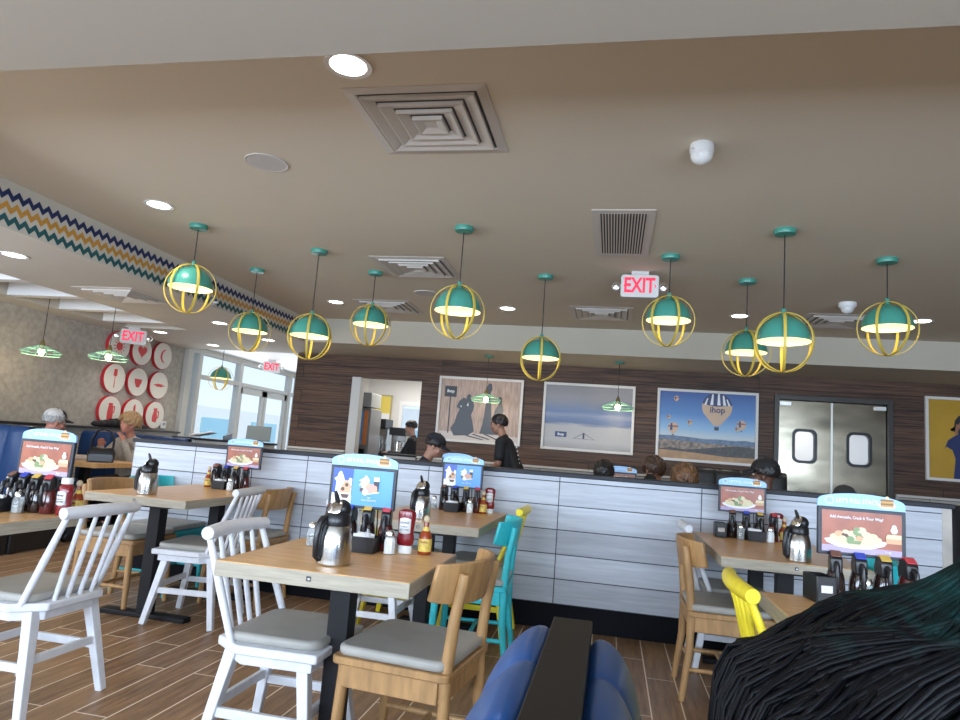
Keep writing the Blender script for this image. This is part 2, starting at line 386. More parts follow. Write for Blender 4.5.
# ---------------------------------------------------------------- ceiling things
def zigzag():
    t = thing('zigzag_mural', 'navy, gold and teal zigzag stripes along the left soffit face', 'wall mural', (-4.06, 5., ZS))
    for nm, z0, mt in (('navy_zigzag', 2.655, NAVYC), ('gold_zigzag', 2.570, GOLDC), ('teal_zigzag', 2.485, TEALC)):
        p = .082; y0 = 1.9; n = int((8.06 - y0) / (p / 2)); up = []; lo = []
        for i in range(n + 1):
            y = y0 + i * p / 2; z = z0 + (.022 if i % 2 else -.022)
            up.append((y - 5., z + .021 - ZS)); lo.append((y - 5., z - .021 - ZS))
        m = M()
        for i in range(n): m.prism([lo[i], lo[i + 1], up[i + 1], up[i]], .001, .003, 'x')
        m.build(nm, mt, t, smooth=0)
zigzag()
def pendant(h):
    """h: globe centre height"""
    d = h - ZC                                         # local z=0 at the ceiling
    t = thing('globe_pendant', '', 'pendant lamp', (0, 0, ZC))
    M().lathe([(.0, 0), (.068, 0), (.07, -.012), (.064, -.032), (.02, -.036), (.0, -.036)], 24, cap=False).build('canopy', TEAL, t)
    M().tube([(0, 0, -.03), (0, 0, d + .212)], .004, 8).build('cord', CORD, t)
    R = .163
    prof = [(.0, .212), (.014, .21), (.018, .175)] + [(R * cos(rad(a)), R * sin(rad(a))) for a in range(80, -1, -8)]
    sh = M().lathe([(r, z + .005) for r, z in prof], 32, cap=False).build('shade', TEAL, t, X=T(0, 0, d))
    inner = [(R * .985 * cos(rad(a)) + .0001, R * .975 * sin(rad(a))) for a in range(88, 1, -8)] + [(R * .985, .002)]
    M().lathe([(r, z) for r, z in inner], 32, cap=False).build('shade_lining', GLOWY, sh)
    M().ball((0, 0, .07), (.03, .03, .04)).build('bulb', LBULB, sh)
    G = .190
    for k in range(3):
        a = k * pi / 3 + .35
        pts = [(G * cos(q) * cos(a), G * cos(q) * sin(a), G * sin(q)) for q in [2 * pi * i / 40 for i in range(40)]]
        m = M()
        vs = []
        nrm = Vector((-sin(a), cos(a), 0))
        for p in pts:
            p = Vector(p); e = p.normalized()
            vs += [p + e * .003 + nrm * .009, p + e * .003 - nrm * .009, p - e * .003 - nrm * .009, p - e * .003 + nrm * .009]
        fs = []
        for i in range(40):
            b, c = i * 4, ((i + 1) % 40) * 4
            fs += [(b + j, b + (j + 1) % 4, c + (j + 1) % 4, c + j) for j in range(4)]
        m.add(vs, fs); m.build('cage_hoop', YEL, t, X=T(0, 0, d))
    return t
H1, H2, H3 = 2.245, 2.135, 2.01
PEN = [(-3.22, 4.45, H1, 'leftmost of all, in front of the zigzag stripes'), (-1.105, 4.45, H2, 'near the middle, right of the big square vent'), (1.03, 4.45, H3, 'large, hanging low left of the rightmost lamp'),
       (-2.49, 5.05, H3, 'third from left, low over the zigzag end'), (.365, 5.05, H1, 'right beside the red exit sign'), (1.85, 5.05, H1, 'rightmost of all'),
       (-3.43, 5.7, H2, 'second from left, small, over the zigzag stripes'), (-2.225, 5.7, H1, 'fourth from left, high, before the middle vents'), (-.645, 5.7, H3, 'lowest over the partition, left of the red exit sign'), (1.035, 5.7, H2, 'small, overlapped by the large low lamp')]
protos = {}
for x, y, h, w in PEN:
    lab = 'teal and yellow globe pendant, ' + w
    if h not in protos:
        protos[h] = pendant(h); protos[h].location = (x, y, ZC); protos[h]['label'] = lab; protos[h]['group'] = 'caged globe pendants'
    else: dup(protos[h], (x, y, ZC), (x * 7.1) % .7, lab, 'caged globe pendants')
    L = bpy.data.lights.new('pendant_light', 'POINT'); L.energy = .5; L.color = (1, .8, .5); L.shadow_soft_size = .03
    lo = bpy.data.objects.new('pendant_light', L); lo.location = (x, y, h - .03); COL.objects.link(lo)
g = dup(protos[H1], (-6.2, 9.62, 2.5), .3, 'teal dome pendant in a hoop cage hanging in the glazed entrance', 'caged globe pendants')
g.scale = (1, 1, .99)

def cage_lamp(drop):
    t = thing('wire_pendant', '', 'pendant lamp')
    M().lathe([(.0, 0), (.06, 0), (.06, -.02), (.0, -.026)], 20, cap=False).build('canopy', TEAL, t)
    M().tube([(0, 0, -.02), (0, 0, -drop + .13)], .0035, 6).build('cord', CORD, t)
    z = -drop
    M().lathe([(.0, .14), (.012, .14), (.026, .10), (.03, .05), (.022, .03), (0, .03)], 16, cap=False, X=T(0, 0, z)).build('socket', BRASS, t)
    w = M()
    for r, zz in ((.045, .07), (.12, .042), (.2, .005), (.184, -.026)):
        w.tube([(r * cos(2 * pi * i / 28), r * sin(2 * pi * i / 28), zz) for i in range(28)], .0045, 6, closed=True)
    for k in range(12):
        a = 2 * pi * k / 12; c, s_ = cos(a), sin(a)
        w.tube([(.045 * c, .045 * s_, .07), (.12 * c, .12 * s_, .042), (.2 * c, .2 * s_, .005), (.184 * c, .184 * s_, -.026)], .0038, 6)
    w.build('wire_shade', MINT, t, X=T(0, 0, z))
    M().ball((0, 0, z + .005), (.032, .032, .042)).build('bulb', BULB, t)
    return t
c0 = cage_lamp(.585)
CAGES = [(-1.66, 8.62, ZS, 'flat green wire pendant with bare bulb before the couple poster'), (.045, 8.62, ZS, 'flat green wire pendant with bare bulb before the cloud poster'),
         (-6.24, 6.22, ZC, 'flat green wire pendant at far left, lighting the grey wall'), (-5.50, 6.36, ZC, 'flat green wire pendant left of the red and white discs')]
c1 = cage_lamp(.86)
for i, (x, y, z, lab) in enumerate(CAGES):
    o = (c0, c0, c1, c1)[i]
    if i in (0, 2): o.location = (x, y, z); o['label'] = lab; o['group'] = 'wire shade pendants'
    else: dup(o, (x, y, z), .2, lab, 'wire shade pendants')
    L = bpy.data.lights.new('bulb_light', 'POINT'); L.energy = 5; L.color = (1, .8, .52); L.shadow_soft_size = .04
    lo = bpy.data.objects.new('bulb_light', L); lo.location = (x, y, z - (.585 if i < 2 else .86) - .07); COL.objects.link(lo)
# downlights
def downlight():
    t = thing('recessed_downlight', '', 'ceiling light')
    M().lathe([(.078, -.001), (.1, -.001), (.1, -.006), (.078, -.003)], 28, cap=False).build('trim_ring', WHITE, t)
    M().lathe([(.0, -.002), (.079, -.002)], 28, cap=False).build('diffuser', DOWN, t)
    return t
dl = downlight()
DL = [(-1.16, 2.43, ZC, 'biggest recessed downlight, left of the big square vent'), (-3.25, 4.02, ZC, 'recessed downlight above the leftmost globe pendant'), (-3.20, 7.05, ZC, 'recessed downlight between the third and fourth globe pendants'),
      (-1.2, 7.1, ZC, 'recessed downlight left of the lowest globe pendant'), (1.22, 7.1, ZC, 'recessed downlight behind the cords right of the exit sign'), (2.89, 7.06, ZC, 'recessed downlight at the right picture edge beside the last pendant'),
      (-4.67, 4.26, ZS, 'recessed downlight in the left soffit, leftmost'), (-6.03, 7.83, ZS, 'recessed downlight by the discs in the left soffit'), (-4.58, 6.95, ZS, 'recessed downlight left of the second globe pendant, in the soffit'),
      (-5.9, 8.85, ZS, 'recessed downlight above the storefront corner'), (-4.59, 8.1, ZS, 'recessed downlight behind the second globe pendant, in the soffit')]
for i, (x, y, z, lab) in enumerate(DL):
    if i == 0: dl.location = (x, y, z); dl['label'] = lab; dl['group'] = 'recessed downlights'
    else: dup(dl, (x, y, z), 0, lab, 'recessed downlights')
    L = bpy.data.lights.new('downlight_spot', 'SPOT'); L.energy = 28; L.color = (1, .92, .82); L.spot_size = rad(125); L.spot_blend = .6; L.shadow_soft_size = .07
    lo = bpy.data.objects.new('downlight_spot', L); lo.location = (x, y, z - .02); COL.objects.link(lo)
# ceiling vents
def square_vent(s=.6):
    t = thing('ceiling_diffuser', '', 'ceiling vent')
    a = s / 2 + .03
    m = M()
    def ring(mm, o, i, z0, z1):
        vs = [(x * o, y * o, z0) for x, y in ((-1, -1), (1, -1), (1, 1), (-1, 1))] + [(x * i, y * i, z1) for x, y in ((-1, -1), (1, -1), (1, 1), (-1, 1))]
        mm.add(vs, [(k, (k + 1) % 4, 4 + (k + 1) % 4, 4 + k) for k in range(4)])
    ring(m, a, a - .045, -.004, -.008); m.span((-a, -a, -.004), (a, a, -.0005)) if False else None
    ring(m, a, a, -.0005, -.004); ring(m, a - .045, a - .05, -.008, 0.0)
    m.build('frame', VENTM, t, smooth=0, solid=.002)
    M().span((-a + .05, -a + .05, -.0012), (a - .05, a - .05, -.0004)).build('duct_plate', VENTD, t)
    for k, (o, i) in enumerate(((a - .062, a - .118), (a - .128, a - .184), (a - .194, a - .246))):
        m = M(); ring(m, o, o, -.006, -.020 - .002 * k); ring(m, o, o - .007, -.020 - .002 * k, -.020 - .002 * k); ring(m, o - .007, i, -.020 - .002 * k, -.004)
        m.build('cone_blade', VENTM, t, smooth=0)
    q = a - .256
    m = M(); ring(m, q, q, -.006, -.026); ring(m, q, q - .008, -.026, -.026); ring(m, q - .008, q * .35, -.026, -.012); m.span((-q * .36, -q * .36, -.014), (q * .36, q * .36, -.008)); m.build('centre_plate', VENTM, t, smooth=0)
    return t
v = square_vent()
VS = [(-.935, 2.93, 'largest square air diffuser, on the near ceiling'), (-1.77, 5.52, 'square air diffuser left of the middle globe pendant'), (-2.6, 7.2, 'square air diffuser behind the fourth globe pendant'),
      (-.18, 7.2, 'square air diffuser behind the lowest pendant, under the return grille'), (2.15, 7.2, 'square air diffuser between the two rightmost large pendants'), (-4.75, 5.6, 'air diffuser in the left soffit behind the leftmost pendant')]
for i, (x, y, lab) in enumerate(VS):
    z = ZS if i == 5 else ZC
    if i == 0: v.location = (x, y, z); v['label'] = lab; v['group'] = 'square ceiling diffusers'
    else: dup(v, (x, y, z), 0, lab, 'square ceiling diffusers')
t = thing('return_grille', 'slotted return air grille above the exit sign', 'ceiling vent', (0, 4.58, ZC))
m = M()
m.span((-.2, -.49, -.006), (.2, -.43, -.0005)).span((-.2, .43, -.006), (.2, .49, -.0005)).span((-.2, -.43, -.006), (-.155, .43, -.0005)).span((.155, -.43, -.006), (.2, .43, -.0005)); m.build('frame', VENTM, t, .001)
M().span((-.155, -.43, -.0015), (.155, .43, -.0005)).build('duct_plate', GRILD, t)
m = M()
for i in range(17):
    x = -.15 + i * .3 / 16
    m.bar((x, -.43, -.006), (x, .43, -.006), .009, .004)
m.build('slats', VENTM, t, smooth=0)
SPK = mat('speaker_mesh', (.55, .53, .51), .7, bump=.4, nscale=400)
sp = thing('ceiling_speaker', 'flat round speaker left of the big square vent', 'ceiling speaker', (-2.04, 3.35, ZC), 0, 'ceiling speakers')
M().lathe([(.0, -.006), (.112, -.006)], 32, cap=False).build('grille', SPK, sp)
M().lathe([(.112, -.006), (.12, -.006), (.122, -.0005)], 32, cap=False).build('rim', OFFWHITE, sp, solid=.001)
dup(sp, (-1.96, 6.48, ZC), 0, 'flat round speaker beside the middle pendant, among the far vents')
t = thing('security_camera', 'white turret security camera on the ceiling, right of the vents', 'security camera', (.36, 3.22, ZC))
M().lathe([(0, 0), (.055, 0), (.058, -.02), (.055, -.05), (.0, -.052)], 28, cap=False).build('housing', PLW, t)
M().ball((0, .0, -.055), (.052, .052, .045), 24, 12).build('eyeball', PLW, t)
M().lathe([(.0, 0), (.018, 0), (.02, -.006), (.0, -.006)], 16, cap=False, X=T(-.015, -.043, -.06) @ RX(rad(-65))).build('lens', OFFWHITE, t)
m = M().ball((-.046, -.03, -.03), .003).ball((-.041, -.037, -.034), .003).ball((-.05, -.022, -.027), .003).build('marking', INK, t)
t = thing('ceiling_sensor', 'small white dome camera on the far ceiling near the right vent', 'ceiling sensor', (2.02, 6.41, ZC))
M().lathe([(0, 0), (.075, 0), (.075, -.03), (.06, -.05), (0, -.05)], 24, cap=False).build('base', PLW, t)
M().ball((0, 0, -.05), (.055, .055, .05), 20, 10).build('dome', PLW, t)
# exit signs
def exit_sign():
    t = thing('exit_sign', '', 'exit sign')
    M().span((-.07, -.03, -.03), (.07, .03, 0)).build('mount', EXITW, t, .003)
    h = M().prism(rrect(.305, .19, .025), -.025, .025, 'y', X=T(0, 0, -.125)).build('housing', EXITW, t, .003)
    m = M(); text_on(m, 'EXIT', .175, -.004, -.125, -.0262, 0, .70, .005); m.build('lettering', EXITR, h)
    m = M()
    for s in (-1, 1):
        m.prism([(s * .132, -.125), (s * .118, -.108), (s * .113, -.112), (s * .123, -.125), (s * .113, -.138), (s * .118, -.142)], -.0268, -.0252, 'y')
    m.build('arrows', EXITR, h)
    for s in (-1, 1):
        e = M().lathe([(0, .02), (.03, .02), (.036, -.015), (.0, -.015)], 20, cap=False, X=T(s * .19, 0, -.125) @ RX(pi / 2)).build('emergency_lamp', PLW, t)
        M().lathe([(0, .0), (.029, .0), (.0, .006)], 20, cap=False, X=T(s * .19, -.021, -.125) @ RX(pi / 2)).build('lens', CHROME, e)
        M().span((min(s * .15, s * .17), -.008, -.13), (max(s * .15, s * .17), .008, -.12)).build('bracket', EXITW, t)
    return t
ex = exit_sign(); ex.location = (.16, 5.52, ZC); ex['label'] = 'red lettered exit sign with two emergency lamps, under the return grille'
dup(ex, (-6.2, 7.55, ZS), rad(35), 'red exit sign hanging before the red and white discs')
dup(ex, (-6.1, 11.0, 2.5), rad(30), 'red exit sign far off in the glazed entrance')
t = thing('sprinkler_head', 'small white sidewall sprinkler on the zigzag soffit behind the leftmost lamp', 'sprinkler', (-4.062, 5.98, 2.47))
M().lathe([(0, 0), (.035, 0), (.035, .01), (0, .012)], 18, cap=False, X=RY(pi / 2)).build('plate', PLW, t)
M().tube([(.01, 0, 0), (.07, 0, 0)], .012, 10).build('nozzle', PLW, t)

# ---------------------------------------------------------------- posters
def poster(x0, x1, z0, z1, label, draw, mats):
    w, h = x1 - x0, z1 - z0
    t = thing('framed_poster', label, 'poster', ((x0 + x1) / 2, YB - .002, z0))
    f = .035; m = M()
    m.span((-w / 2, -.04, 0), (-w / 2 + f, -.001, h)).span((w / 2 - f, -.04, 0), (w / 2, -.001, h)).span((-w / 2 + f, -.04, 0), (w / 2 - f, -.001, f)).span((-w / 2 + f, -.04, h - f), (w / 2 - f, -.001, h))
    m.build('frame', mat('poster_frame', (.74, .72, .68), .45), t, .003)
    p = M(); W, Hh = w - 2 * f, h - 2 * f
    p.span((-w / 2 + f, -.012, f), (w / 2 - f, -.002, h - f))
    lv = [0]
    def poly(pts, mi):
        lv[0] += 1; y = -.012 - lv[0] * .00025
        p.prism([(-W / 2 + u * W, f + v_ * Hh) for u, v_ in pts], y - .0002, y, 'y', mi)
    def txt(s, size, u, v_, mi, sx=1., bold=0.):
        lv[0] += 1; text_on(p, s, size, -W / 2 + u * W, f + v_ * Hh, -.0135 - lv[0] * .00025, mi, sx, bold)
    draw(poly, txt, W / Hh)
    p.build('print', mats, t, smooth=0)
    return t
def gradmat(name, stops, nz=0., stretch=(1.5, 1, 8), sc=3., rough=.35):
    m, nt, b, N, L = _base(name)
    tc = N.new('ShaderNodeTexCoord'); sp = N.new('ShaderNodeSeparateXYZ'); L.new(tc.outputs['Generated'], sp.inputs[0])
    mp = N.new('ShaderNodeMapping'); mp.inputs['Scale'].default_value = stretch; L.new(tc.outputs['Generated'], mp.inputs[0])
    no = N.new('ShaderNodeTexNoise'); no.inputs['Scale'].default_value = sc; no.inputs['Detail'].default_value = 5; L.new(mp.outputs[0], no.inputs[0])
    ad = N.new('ShaderNodeMath'); ad.operation = 'MULTIPLY_ADD'; ad.inputs[1].default_value = nz; L.new(no.outputs[0], ad.inputs[0])
    su = N.new('ShaderNodeMath'); su.operation = 'SUBTRACT'; su.inputs[1].default_value = nz / 2; L.new(sp.outputs[2], su.inputs[0]); L.new(su.outputs[0], ad.inputs[2])
    r = N.new('ShaderNodeValToRGB'); L.new(ad.outputs[0], r.inputs[0])
    e = r.color_ramp.elements
    e[0].position, e[0].color = stops[0][0], (*stops[0][1], 1); e[1].position, e[1].color = stops[-1][0], (*stops[-1][1], 1)
    for p_, c in stops[1:-1]:
        k = e.new(p_); k.color = (*c, 1)
    L.new(r.outputs[0], b.inputs['Base Color']); b.inputs['Roughness'].default_value = rough
    return m
A_WOOD = mat('print_plank_wall', (.44, .31, .24), .4, noise=.28, nscale=4, stretch=(9, 1, 1.2), detail=6)
A_FIG = mat('print_figure_grey', (.05, .055, .07), .4)
A_FIG2 = mat('print_figure_dark', (.02, .022, .03), .4)
A_SNOW = mat('print_pale_ground', (.60, .52, .46), .4)
A_NAVY = mat('print_navy', (.02, .035, .13), .4)
def draw_couple(P, Tx, asp):
    P([(0, 0), (1, 0), (1, .10), (0, .13)], 1)
    P([(.045, .70), (.20, .70), (.20, .88), (.045, .88)], 3); P([(.115, .10), (.13, .10), (.13, .70), (.115, .70)], 3)
    Tx('ihop', .062, .122, .795, 4, 1., .0015)
    # embracing pair in long coats
    P([(.15, .18), (.20, .28), (.22, .40), (.25, .50), (.21, .54), (.24, .64), (.27, .67), (.29, .70), (.325, .68), (.335, .74), (.36, .765), (.385, .74), (.38, .70), (.415, .66), (.43, .56), (.42, .48), (.40, .42), (.43, .28), (.45, .15), (.38, .08), (.20, .06)], 2)
    P([(.255, .55), (.275, .57), (.27, .53)], 4); P([(.335, .57), (.355, .62), (.36, .56)], 4)
    # tall pair on the right
    P([(.52, .12), (.55, .28), (.565, .45), (.575, .60), (.565, .70), (.58, .80), (.575, .90), (.60, .96), (.635, .95), (.645, .86), (.625, .80), (.64, .66), (.65, .46), (.66, .28), (.68, .12)], 2)
    P([(.66, .12), (.67, .40), (.70, .54), (.735, .62), (.725, .72), (.75, .75), (.775, .72), (.775, .62), (.80, .52), (.79, .36), (.80, .12)], 5)
    P([(.34, .07), (.38, .08), (.58, .03), (.55, .02)], 3); P([(.42, .10), (.45, .11), (.66, .04), (.63, .03)], 3); P([(.56, .12), (.60, .12), (.78, .03), (.74, .03)], 3)
poster(-2.47, -1.25, 1.27, 2.195, 'framed poster of dark figures against a plank wall', draw_couple, [A_WOOD, A_SNOW, A_FIG, A_FIG2, PRW, A_FIG])
A_CLOUD = gradmat('print_cloud_sky', [(.0, (.33, .30, .28)), (.12, (.46, .43, .41)), (.36, (.42, .40, .39)), (.40, (.09, .13, .26)), (.47, (.10, .15, .30)), (.53, (.22, .26, .36)), (.58, (.10, .16, .33)), (.70, (.20, .22, .28)), (.82, (.28, .26, .27)), (1., (.25, .23, .24))], .09)
def draw_cloud(P, Tx, asp):
    P([(.13, .17), (.265, .17), (.265, .255), (.13, .255)], 1); Tx('ihop', .05, .197, .212, 2, 1., .0015)
    P([(.452, .16), (.472, .16), (.472, .255), (.452, .255)], 3)
    for s in (-1, 1): P([(.462, .25), (.462, .24), (.462 + s * .12, .155), (.462 + s * .12, .16)], 3)
    P([(.34, .158), (.60, .150), (.60, .154), (.34, .162)], 3)
poster(-.965, .275, 1.265, 2.19, 'framed poster of blue sky over a sea of clouds', draw_cloud, [A_CLOUD, A_NAVY, PRW, A_FIG2])
A_SKY = gradmat('print_balloon_sky', [(.0, (.40, .30, .20)), (.27, (.42, .45, .45)), (.34, (.50, .58, .62)), (.45, (.24, .44, .66)), (.65, (.06, .21, .52)), (1., (.016, .075, .30))], .03)
A_HILL = mat('print_hills', (.035, .027, .025), .4, noise=.6, nscale=30)
A_FAR = mat('print_far_hills', (.10, .16, .26), .4, noise=.3, nscale=20)
A_VAL = mat('print_valley', (.24, .17, .12), .4, noise=.7, nscale=26)
A_FIELD = mat('print_field', (.42, .23, .085), .4, noise=.2, nscale=10)
A_CRM = mat('print_balloon_cream', (.62, .42, .27), .4)
def balloon(P, u, v_, r, asp, big=False):
    k = asp
    out = [(u + r * cos(rad(a)), v_ + r * k * sin(rad(a))) for a in range(-30, 211, 12)]
    P(out + [(u - .22 * r, v_ - 1.28 * r * k), (u + .22 * r, v_ - 1.28 * r * k)], 5)
    if big:
        P([(u + r * cos(rad(a)), v_ + r * k * sin(rad(a))) for a in range(8, 173, 8)] + [(u - .6 * r, v_ + .1 * r * k), (u, v_ + .02 * r * k), (u + .6 * r, v_ + .1 * r * k)], 6)
        for c in (-.78, -.36, .12, .5, .8):
            w = .09 * sqrt(max(.05, 1 - c * c)) + .02
            top = sqrt(max(0, 1 - c * c)) * .93
            P([(u + (c - w) * r, v_ + .12 * r * k), (u + (c + w) * r, v_ + .12 * r * k), (u + (c * .8 + w * .5) * r, v_ + top * r * k), (u + (c * .8 - w * .5) * r, v_ + top * r * k)], 7)
        Tx_ = balloon.tx; Tx_('ihop', .115, u + .005, v_ - .22 * r * k, 6, .95, .0025)
    else:
        P([(u - r, v_), (u + r, v_), (u + .9 * r, v_ + .4 * r * k), (u - .9 * r, v_ + .4 * r * k)], 8)
        P([(u - .6 * r, v_ - .6 * r * k), (u - .1 * r, v_ - .6 * r * k), (u - .15 * r, v_ + .9 * r * k), (u - .5 * r, v_ + .75 * r * k)], 9)
    P([(u - .15 * r, v_ - 1.38 * r * k), (u + .15 * r, v_ - 1.38 * r * k), (u + .14 * r, v_ - 1.62 * r * k), (u - .14 * r, v_ - 1.62 * r * k)], 10)
def draw_balloons(P, Tx, asp):
    balloon.tx = Tx
    P([(0, .22), (1, .22), (1, .31), (.9, .325), (.8, .31), (.62, .32), (.5, .31), (.3, .33), (.15, .34), (0, .335)], 2)
    P([(0, .06), (1, .06), (1, .24), (.5, .25), (0, .28)], 3)
    P([(0, .13), (.12, .16), (.28, .14), (.42, .16), (.55, .19), (.7, .215), (.82, .235), (1, .22), (1, .07), (.6, .06), (.3, .07), (0, .09)], 1)
    P([(0, 0), (1, 0), (1, .075), (.7, .07), (.4, .10), (.1, .12), (0, .12)], 4)
    balloon(P, .605, .80, .158, asp, True)
    balloon(P, .175, .90, .027, asp); balloon(P, .10, .615, .022, asp); balloon(P, .325, .55, .027, asp); balloon(P, .15, .46, .055, asp); balloon(P, .86, .555, .047, asp); balloon(P, .815, .49, .022, asp)
poster(.565, 1.845, 1.235, 2.19, 'framed poster of hot air balloons in a deep blue sky', draw_balloons, [A_SKY, A_HILL, A_FAR, A_VAL, A_FIELD, A_CRM, A_NAVY, PRW, PRR, A_NAVY, A_FIG2])
A_YEL = mat('print_yellow_wall', (.52, .30, .025), .4, noise=.08, nscale=3)
A_SKIN = mat('print_skin', (.36, .16, .09), .4)
def draw_yellow(P, Tx, asp):
    P([(.34, 0), (.37, .25), (.33, .36), (.25, .40), (.22, .36), (.27, .48), (.36, .54), (.44, .58), (.56, .58), (.64, .54), (.73, .48), (.78, .36), (.74, .36), (.66, .38), (.64, .25), (.66, 0)], 1)
    P([(.30, .62), (.33, .60), (.36, .66), (.37, .74), (.42, .80), (.52, .83), (.60, .80), (.66, .72), (.68, .62), (.64, .58), (.56, .57), (.42, .57)], 2)
    P(circ(.085, 20, .50, .67, .085 * asp), 3); P([(.46, .55), (.54, .55), (.54, .62), (.46, .62)], 3)
    P([(.36, .56), (.40, .56), (.43, .68), (.39, .70)], 3); P([(.60, .56), (.64, .56), (.62, .70), (.57, .68)], 3)
poster(3.80, 4.68, 1.235, 2.27, 'framed yellow poster of a figure in a dark sweater', draw_yellow, [A_YEL, A_NAVY, A_FIG2, A_SKIN])

# ---------------------------------------------------------------- red and white discs on the grey wall
def icon(kind):
    if kind == 'sun': 
        out = []
        for i in range(48):
            r = .055 if (i % 4) in (1, 2) else .055
            out.append((r * cos(2 * pi * i / 48), r * sin(2 * pi * i / 48)))
        L_ = [out]
        for i in range(12):
            a = 2 * pi * i / 12; c, s = cos(a), sin(a); w = .006
            L_.append([(.065 * c - w * s, .065 * s + w * c), (.065 * c + w * s, .065 * s - w * c), (.105 * c + w * s * .6, .105 * s - w * c * .6), (.105 * c - w * s * .6, .105 * s + w * c * .6)])
        return L_
    if kind == 'heart':
        return [[(.0055 * 16 * sin(t_) ** 3, .0055 * (13 * cos(t_) - 5 * cos(2 * t_) - 2 * cos(3 * t_) - cos(4 * t_))) for t_ in [2 * pi * i / 40 for i in range(40)]]]
    if kind == 'moon':
        return [[(.04 + .095 * cos(rad(a)), .095 * sin(rad(a))) for a in range(90, 271, 10)] + [(.055 + .075 * cos(rad(a)), .088 * sin(rad(a))) for a in range(265, 94, -10)]]
    if kind == 'spatula':
        return [[(-.03, .03), (.03, .03), (.027, .12), (-.027, .12)], [(-.005, -.12), (.005, -.12), (.005, .03), (-.005, .03)]]
    if kind == 'bowl':
        return [[(-.07, .04), (.07, .04), (.062, -.01), (.04, -.045), (.03, -.07), (-.03, -.07), (-.04, -.045), (-.062, -.01)]]
    if kind == 'pin':
        return [rrect(.13, .04, .01), rrect(.045, .016, .005, cx=-.09), rrect(.045, .016, .005, cx=.09)]
    if kind == 'carafe':
        return [[(-.045, -.11), (.045, -.11), (.052, -.02), (.04, .06), (.03, .075), (.03, .10), (-.03, .10), (-.045, .085), (-.03, .07), (-.04, .055), (-.05, -.02)], [(.045, .07), (.075, .06), (.075, -.02), (.055, -.02), (.062, .0), (.062, .045), (.045, .055)]]
    if kind == 'knife':
        return [[(-.018, -.02), (.018, -.02), (.022, .06), (.012, .12), (-.018, .09)], [(-.012, -.12), (.012, -.12), (.012, -.03), (-.012, -.03)]]
    return [[(-.05, -.09), (.03, -.10), (.045, -.02), (.02, .05), (.03, .10), (-.03, .09), (-.05, .10), (-.035, .06), (-.06, -.02)], [(.03, .07), (.07, .05), (.075, -.03), (.045, -.05), (.05, -.03), (.06, -.02), (.055, .035), (.03, .05)]]
KINDS = [['sun', 'heart', 'moon'], ['spatula', 'bowl', 'pin'], ['carafe', 'knife', 'pitcher']]
for r_ in range(3):
    for c_ in range(3):
        k = KINDS[r_][c_]; y = 7.94 + c_ * .46; z = 2.225 - r_ * .447
        name = {'pin': 'rolling pin', 'moon': 'crescent moon'}.get(k, k)
        t = thing('wall_disc', 'round white disc with red rim and a red %s on the grey wall' % name, 'wall decoration', (XL + .001, y, z), 0, 'red and white wall discs')
        M().lathe([(0, .005), (.205, .005), (.205, .05), (0, .05)], 40, cap=False, X=RY(pi / 2)).build('rim', RED, t)
        M().lathe([(0, .0505), (.198, .0505), (.198, .054), (0, .054)], 40, cap=False, X=RY(pi / 2)).build('face', CREAM, t)
        m = M()
        for pl in icon(k): m.prism([(u * 1.08, v_ * 1.08) for u, v_ in pl], .0542, .0565, 'x')
        m.build(k + '_icon', REDI, t, smooth=0)
t = thing('thermostat', 'white thermostat on the grey wall below the discs', 'thermostat', (XL + .001, 9.12, 1.2))
M().prism(rrect(.13, .11, .015), 0, .025, 'x').build('case', PLW, t, .003)
M().prism(rrect(.06, .04, .004, cx=.01, cy=.01), .0252, .0265, 'x').build('screen', mat('grey_lcd', (.3, .32, .3), .3), t)

